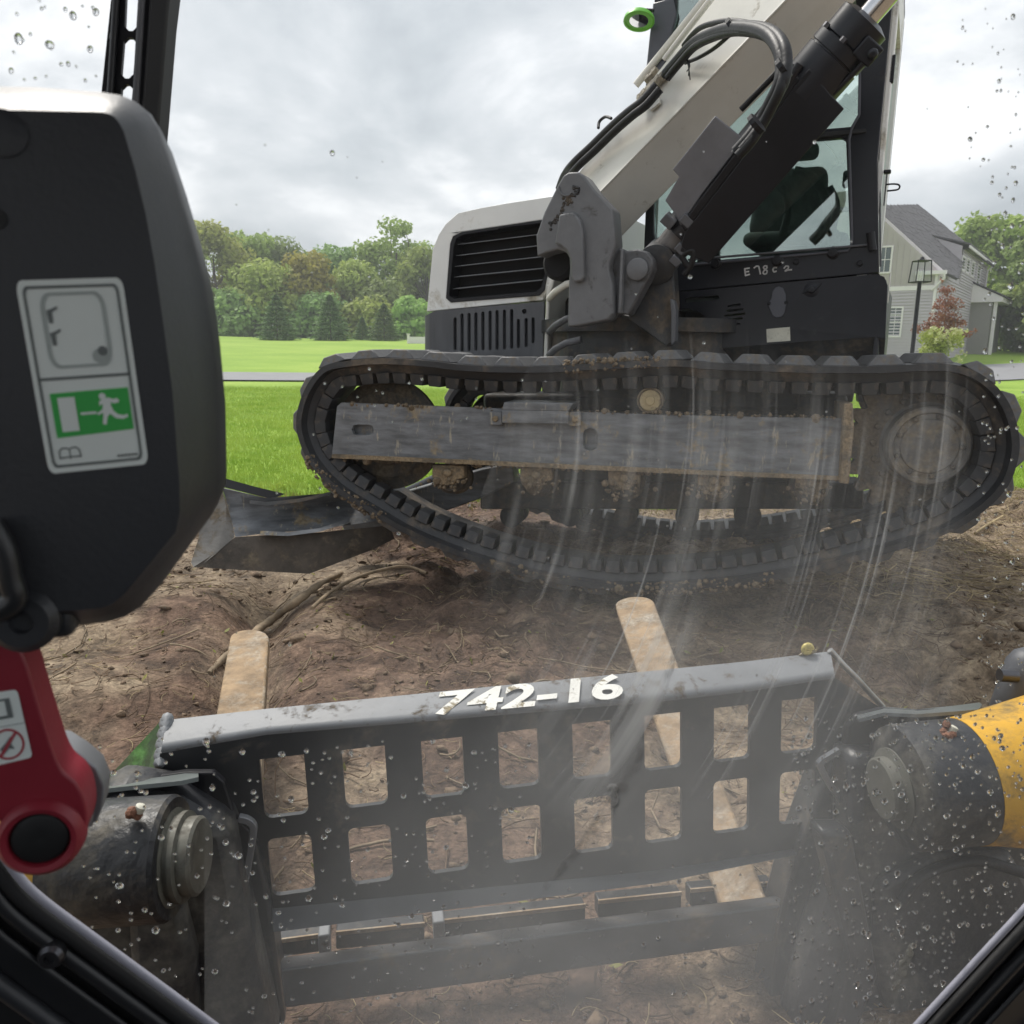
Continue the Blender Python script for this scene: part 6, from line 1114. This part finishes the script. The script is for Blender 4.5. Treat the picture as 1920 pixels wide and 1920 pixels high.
bt = empty('bare_tree', (atx(1916, 60), 60, float(base_h(30, 60))), 'leafless twiggy treetop at the right edge above the dark tree', 'tree'); g = G(); random.seed(5)
hb = pt(1912, 372, 60).z - bt.location.z; g.tube([(0, 0, 0), (.2, 0, hb * .8)], [.2, .06], 6)
for k in range(46):
    z0 = hb * random.uniform(.6, .85); a = random.uniform(0, 6.28); q = Vector((math.cos(a), math.sin(a), random.uniform(.3, 1.2))) * random.uniform(.8, 2.0); limb(g, (.2 * z0 / hb, 0, z0), tuple(Vector((.2, 0, z0)) + q), .035, .012, 4)
mesh('branches', g.v, g.f, mt['bark'], bt, local=True)
cs = [(float(x_), 92 + random.uniform(-3, 3), float(base_h(x_, 92)) + .9, 1.9, 1.7) for x_ in np.arange(-46, 2, .9)] + [(float(x_), 76 + random.uniform(-2, 2), float(base_h(x_, 76)) + .9, 1.7, 1.6) for x_ in np.arange(30, 58, .9)]
cs += [(float(x_), 90 + random.uniform(-5, 5), float(base_h(x_, 90)) + random.uniform(2, 8), 3.4, 3.0) for x_ in np.arange(-110, -52, .9)]
V, F = leaves_cloud(34000, cs, .30); tag(rawmesh('undergrowth', V, F, LEAF[3]), 'leafy undergrowth filling the foot of the woods', 'undergrowth', kind='stuff')
# red-leaved small tree and the flowering bush by the lamp post
rx = atx(1741, 30); rz = float(base_h(rx, 30)); rt = empty('red_maple', (rx, 30, rz), 'small red-leaved tree between the lamp post and the house corner', 'tree'); g = G(); g.tube([(0, 0, -.1), (.05, 0, .8), (0, 0, 1.5)], [.05, .04, .02], 6)
zz0 = lambda y: pt(1741, y, 30).z - rz; cs = []
for px, py, r in ((1745, 548, .22), (1738, 570, .30), (1752, 575, .24), (1730, 592, .30), (1748, 598, .34), (1715, 612, .26), (1760, 606, .25), (1700, 618, .2), (1765, 622, .26), (1745, 622, .34), (1722, 628, .26), (1776, 628, .18)): cs.append(((px - 1741) / FPX * 30, random.uniform(-.3, .3), zz0(py), r * 1.35, r * 1.0)); limb(g, (0, 0, 1.0), cs[-1][:3], .02, .006, 5)
for k in range(26):
    b_ = random.choice(cs[:12]); cs.append((b_[0] + random.gauss(0, .26), b_[1] + random.gauss(0, .2), b_[2] + random.gauss(0, .2), random.uniform(.08, .2), random.uniform(.06, .16)))
mesh('trunk', g.v, g.f, mt['bark'], rt, local=True); V, F = leaves_cloud(2600, cs, .05); rawmesh('crown', V, F, leafmat('red_leaf', (.17, .065, .055), (.36, .14, .11), .35, scale=4), rt)
fb = empty('flowering_bush', (atx(1742, 27), 27, float(base_h(14, 27))), 'round green bush covered in pale cream flower heads at the foot of the lamp post', 'bush'); fz = fb.location.z; cs = []; g = G()
for k in range(15):
    px, py = random.uniform(1708, 1772), random.uniform(622, 680); cs.append(((px - 1742) / FPX * 27, random.uniform(-.4, .4), pt(1742, py, 27).z - fz, .28, .26))
V, F = leaves_cloud(1800, cs, .055); rawmesh('foliage', V, F, LEAF[1], fb)
for k in range(8): limb(g, (0, 0, -.1), cs[k][:3], .02, .008, 4)
mesh('stems', g.v, g.f, mt['bark'], fb, local=True)
fm = leafmat('flower_cream', (.52, .54, .25), (.78, .76, .50), .2, scale=8, randv=.1)
for k in range(46):
    px, py = random.uniform(1703, 1777), random.uniform(618, 682); o_ = ((px - 1742) / FPX * 27, -.45 + random.uniform(-.1, .15), pt(1742, py, 27).z - fz); V, F = leaves_cloud(26, [(*o_, .07, .085)], .032); rawmesh('flower_head', V, F, fm, fb)
wpx = pt(770, 645, 62); wp = empty('white_post', (wpx.x, 62, float(base_h(wpx.x, 62))), 'small white post with side panel at the lawn edge beside the engine cover', 'post'); zt_ = pt(770, 628, 62).z - wp.location.z
g = G(); PW = Plane(wp.location, (1, 0, 0), (0, 0, 1)); G().box(PW, -.09, .09, -.3, zt_, .09, -.09).done('post', mt['trim'], wp); G().box(PW, .09, 1.6, -.3, zt_ - .16, .03, -.03).done('panel', mt['trim'], wp); G().box(PW, -.12, .12, zt_, zt_ + .06, .12, -.12).done('cap', mt['trim'], wp)

# ------------------------------------------------------------------ ground cover
def blades(name, n, xr, yr, hgt, wid, m, hf, keep=None, patches=0):
    x = rng.uniform(*xr, n); y = yr[0] + (yr[1] - yr[0]) * rng.random(n) ** 1.5
    if keep is not None: k = keep(x, y); x, y = x[k], y[k]
    n = len(x); z = hf(x, y); a = rng.uniform(0, 6.283, n); h = hgt * rng.uniform(.5, 1.4, n) * (1 + .7 * vnoise(x, y, 44, 1.3)); w = wid * rng.uniform(.7, 1.3, n); le = rng.normal(size=(n, 2)) * .5 * h[:, None]
    dx, dy = np.cos(a) * w, np.sin(a) * w; V = np.stack([np.stack([x - dx, y - dy, z - .02], 1), np.stack([x + dx, y + dy, z - .02], 1), np.stack([x + le[:, 0], y + le[:, 1], z + h], 1)], 1).reshape(-1, 3)
    o = rawmesh(name, V, np.arange(3 * n).reshape(-1, 3), m); o['kind'] = 'stuff'; return o
gm = leafmat('grass_blade', (.22, .36, .04), (.42, .52, .10), .35, scale=2.5, randv=0)
def keep(x, y): return (y > lawn_edge(x) - .12 * rng.random(len(x))) & (x / y > -.58) & (x / y < .74) & (y < 22 - 3 * rng.random(len(x)))
tag(blades('grass', 800000, (-10, 15), (6, 23), .045, .005, gm, lawn_h, keep), 'bright green mown grass of the lawn beyond the dirt', 'grass')
dry = leafmat('dry_grass', (.20, .17, .05), (.38, .32, .12), .3, scale=4, randv=0)
tag(blades('edge_grass', 9000, (-4.2, 5.4), (5.3, 6.9), .06, .004, dry, dirt_h, lambda x, y: np.abs(y - lawn_edge(x)) < .45), 'yellowing ragged grass along the edge of the dirt', 'grass')
def sticks(name, n, m, length, rad_, label, xr=(-4.2, 5.4), yr=(1.2, 6.8), lift=.012):
    V, F = [], []; x = rng.uniform(*xr, n); y = yr[0] + (yr[1] - yr[0]) * rng.random(n) ** 1.15; k_ = (np.abs(x) < .62 * y + .4) & (y < lawn_edge(x) + .1); x, y = x[k_], y[k_]; n = len(x); a = rng.uniform(0, 6.28, n); ln = length * rng.lognormal(0, .6, n); cv = rng.normal(size=n) * .5; tl = rng.normal(size=n) * .18
    r = rad_ * rng.uniform(.5, 1.5, n); s = np.linspace(-.5, .5, 5); P = np.zeros((n, 5, 3))
    for j, q in enumerate(s):
        ang = a + cv * q * 2; P[:, j, 0] = x + np.cos(ang) * ln * q; P[:, j, 1] = y + np.sin(ang) * ln * q
    P[:, :, 2] = dirt_h(P[:, :, 0], P[:, :, 1]) + lift + tl[:, None] * ln[:, None] * s[None, :]
    sd = np.stack([-np.sin(a), np.cos(a), 0 * a], 1)[:, None, :] * r[:, None, None]; up = np.array([0, 0, 1.0])[None, None, :] * r[:, None, None]
    ring = np.stack([P + sd - up * .5, P - sd - up * .5, P + up], 2); V = ring.reshape(-1, 3); base = (np.arange(n) * 15)[:, None, None]; f = []
    for j in range(4):
        for i in range(3): i2 = (i + 1) % 3; f.append([j * 3 + i, j * 3 + i2, (j + 1) * 3 + i2, (j + 1) * 3 + i])
    F = (base + np.array(f)[None]).reshape(-1, 4); o = rawmesh(name, V, F, m); tag(o, label, 'debris', kind='stuff'); return o
sticks('twig_litter', 12000, mt['twig'], .055, .0017, 'brown twigs and root bits scattered over the dirt'); sticks('straw_litter', 5000, mt['straw'], .036, .0011, 'pale straw and dry stems scattered over the dirt')
sticks('root_litter', 700, mt['wood'], .15, .0032, 'longer grey root pieces lying on the dirt')
sticks('brush_litter', 2600, mt['straw'], .14, .0018, 'dense dry stems heaped at the right of the dirt', (1.5, 5.2), (3.4, 6.6), .03)
def clods():
    n = 9000; x = rng.uniform(-4.2, 5.4, n); y = 1.2 + 5.5 * rng.random(n) ** 1.1; k = (np.abs(x) < .62 * y + .4) & (y < lawn_edge(x)); x, y = x[k], y[k]; n = len(x); r = np.minimum(.006 * rng.lognormal(0, .75, n), .03); z = dirt_h(x, y)
    bm = bmesh.new(); bmesh.ops.create_icosphere(bm, subdivisions=1, radius=1); ib = np.array([v.co[:] for v in bm.verts]); fi = np.array([[v.index for v in f.verts] for f in bm.faces]); bm.free()
    V = ib[None] * (r[:, None, None] * rng.uniform(.35, 1.6, (n, len(ib), 1))) * np.array([1.1, .9, .6]); V[:, :, 0] += x[:, None]; V[:, :, 1] += y[:, None]; V[:, :, 2] += z[:, None] + r[:, None] * .2
    F = (np.arange(n)[:, None, None] * len(ib) + fi[None]).reshape(-1, 3); o = rawmesh('dirt_clods', V.reshape(-1, 3), F, mt['clod']); tag(o, 'crumbled dark clods of soil lying on the dirt', 'soil', kind='stuff')
clods()
def litter():
    n = 1500; x = rng.uniform(-4.2, 5.4, n); y = 1.3 + 5.3 * rng.random(n); k = (np.abs(x) < .62 * y + .4) & (y < lawn_edge(x)); x, y = x[k], y[k]; n = len(x); p = np.stack([x, y, dirt_h(x, y) + .012], 1); nr = rng.normal(size=(n, 3)) * .5 + np.array([0, 0, 1]); nr /= np.linalg.norm(nr, axis=1)[:, None]; t = np.cross(nr, rng.normal(size=(n, 3))); t /= np.linalg.norm(t, axis=1)[:, None]; b = np.cross(nr, t); s = rng.uniform(.006, .02, n)[:, None]
    V = np.stack([p - t * s, p - b * s * .4, p + t * s, p + b * s * .4], 1).reshape(-1, 3); o = rawmesh('leaf_litter', V, np.arange(4 * n).reshape(-1, 4), mt['dleaf']); tag(o, 'torn green and yellow leaf scraps strewn on the dirt', 'leaves', kind='stuff')
litter()
def on_dirt(x, y, up=.02):
    """ground point seen at a pixel"""
    r = ray(x, y); t = 1.0
    for _ in range(60):
        p = EYE + r * t; t += (p.z - float(dirt_h(np.array([p.x]), np.array([p.y]))[0]) - up) / -r.z * .7
    return EYE + r * t
random.seed(3)
r1 = smoothpath([on_dirt(x, y, u) for x, y, u in ((392, 1262, .0), (440, 1215, .03), (505, 1165, .05), (560, 1125, .05), (600, 1095, .04), (640, 1075, .0))], 6)
tag(G().tube(r1, [.011 + .007 * math.sin(i / len(r1) * 3.1) + random.uniform(-.004, .004) for i in range(len(r1))], 10).done('fallen_branch', mt['wood'], None, smooth=60), 'thick split grey root lying behind the tip of the left tine', 'branch')
r2 = smoothpath([on_dirt(x, y, .03) for x, y in ((585, 1140), (620, 1110), (665, 1085), (710, 1070), (760, 1062), (800, 1075))], 6)
tag(G().tube(r2, [.009] * len(r2), 8).done('fallen_branch', mt['wood'], None, smooth=60), 'long thin bent stick lying under the curve of the track', 'branch')
r3 = smoothpath([on_dirt(x, y, .04) for x, y in ((1828, 1000), (1850, 985), (1880, 968))], 5)
tag(G().tube(r3, [.008] * len(r3), 8).done('fallen_branch', mt['straw'], None, smooth=60), 'pale broken stick leaning in the brush right of the track', 'branch')

# ------------------------------------------------------------------ damp air
hz_ = mesh('haze', [(x, y, z) for z in (-1.6, 24) for x, y in ((-170, -110), (170, -110), (170, 180), (-170, 180))], [(0, 3, 2, 1), (4, 5, 6, 7), (0, 1, 5, 4), (1, 2, 6, 5), (2, 3, 7, 6), (3, 0, 4, 7)], None)
hm = bpy.data.materials.new('damp_air'); hm.use_nodes = True; t = hm.node_tree; t.nodes.clear(); o_ = N(t, 'ShaderNodeOutputMaterial'); pv_ = N(t, 'ShaderNodeVolumePrincipled')
pv_.inputs['Color'].default_value = (.93, .95, .97, 1); pv_.inputs['Density'].default_value = .0016; pv_.inputs['Anisotropy'].default_value = .2; L(t, pv_.outputs[0], o_.inputs['Volume']); hz_.data.materials.append(hm); hz_['kind'] = 'stuff'
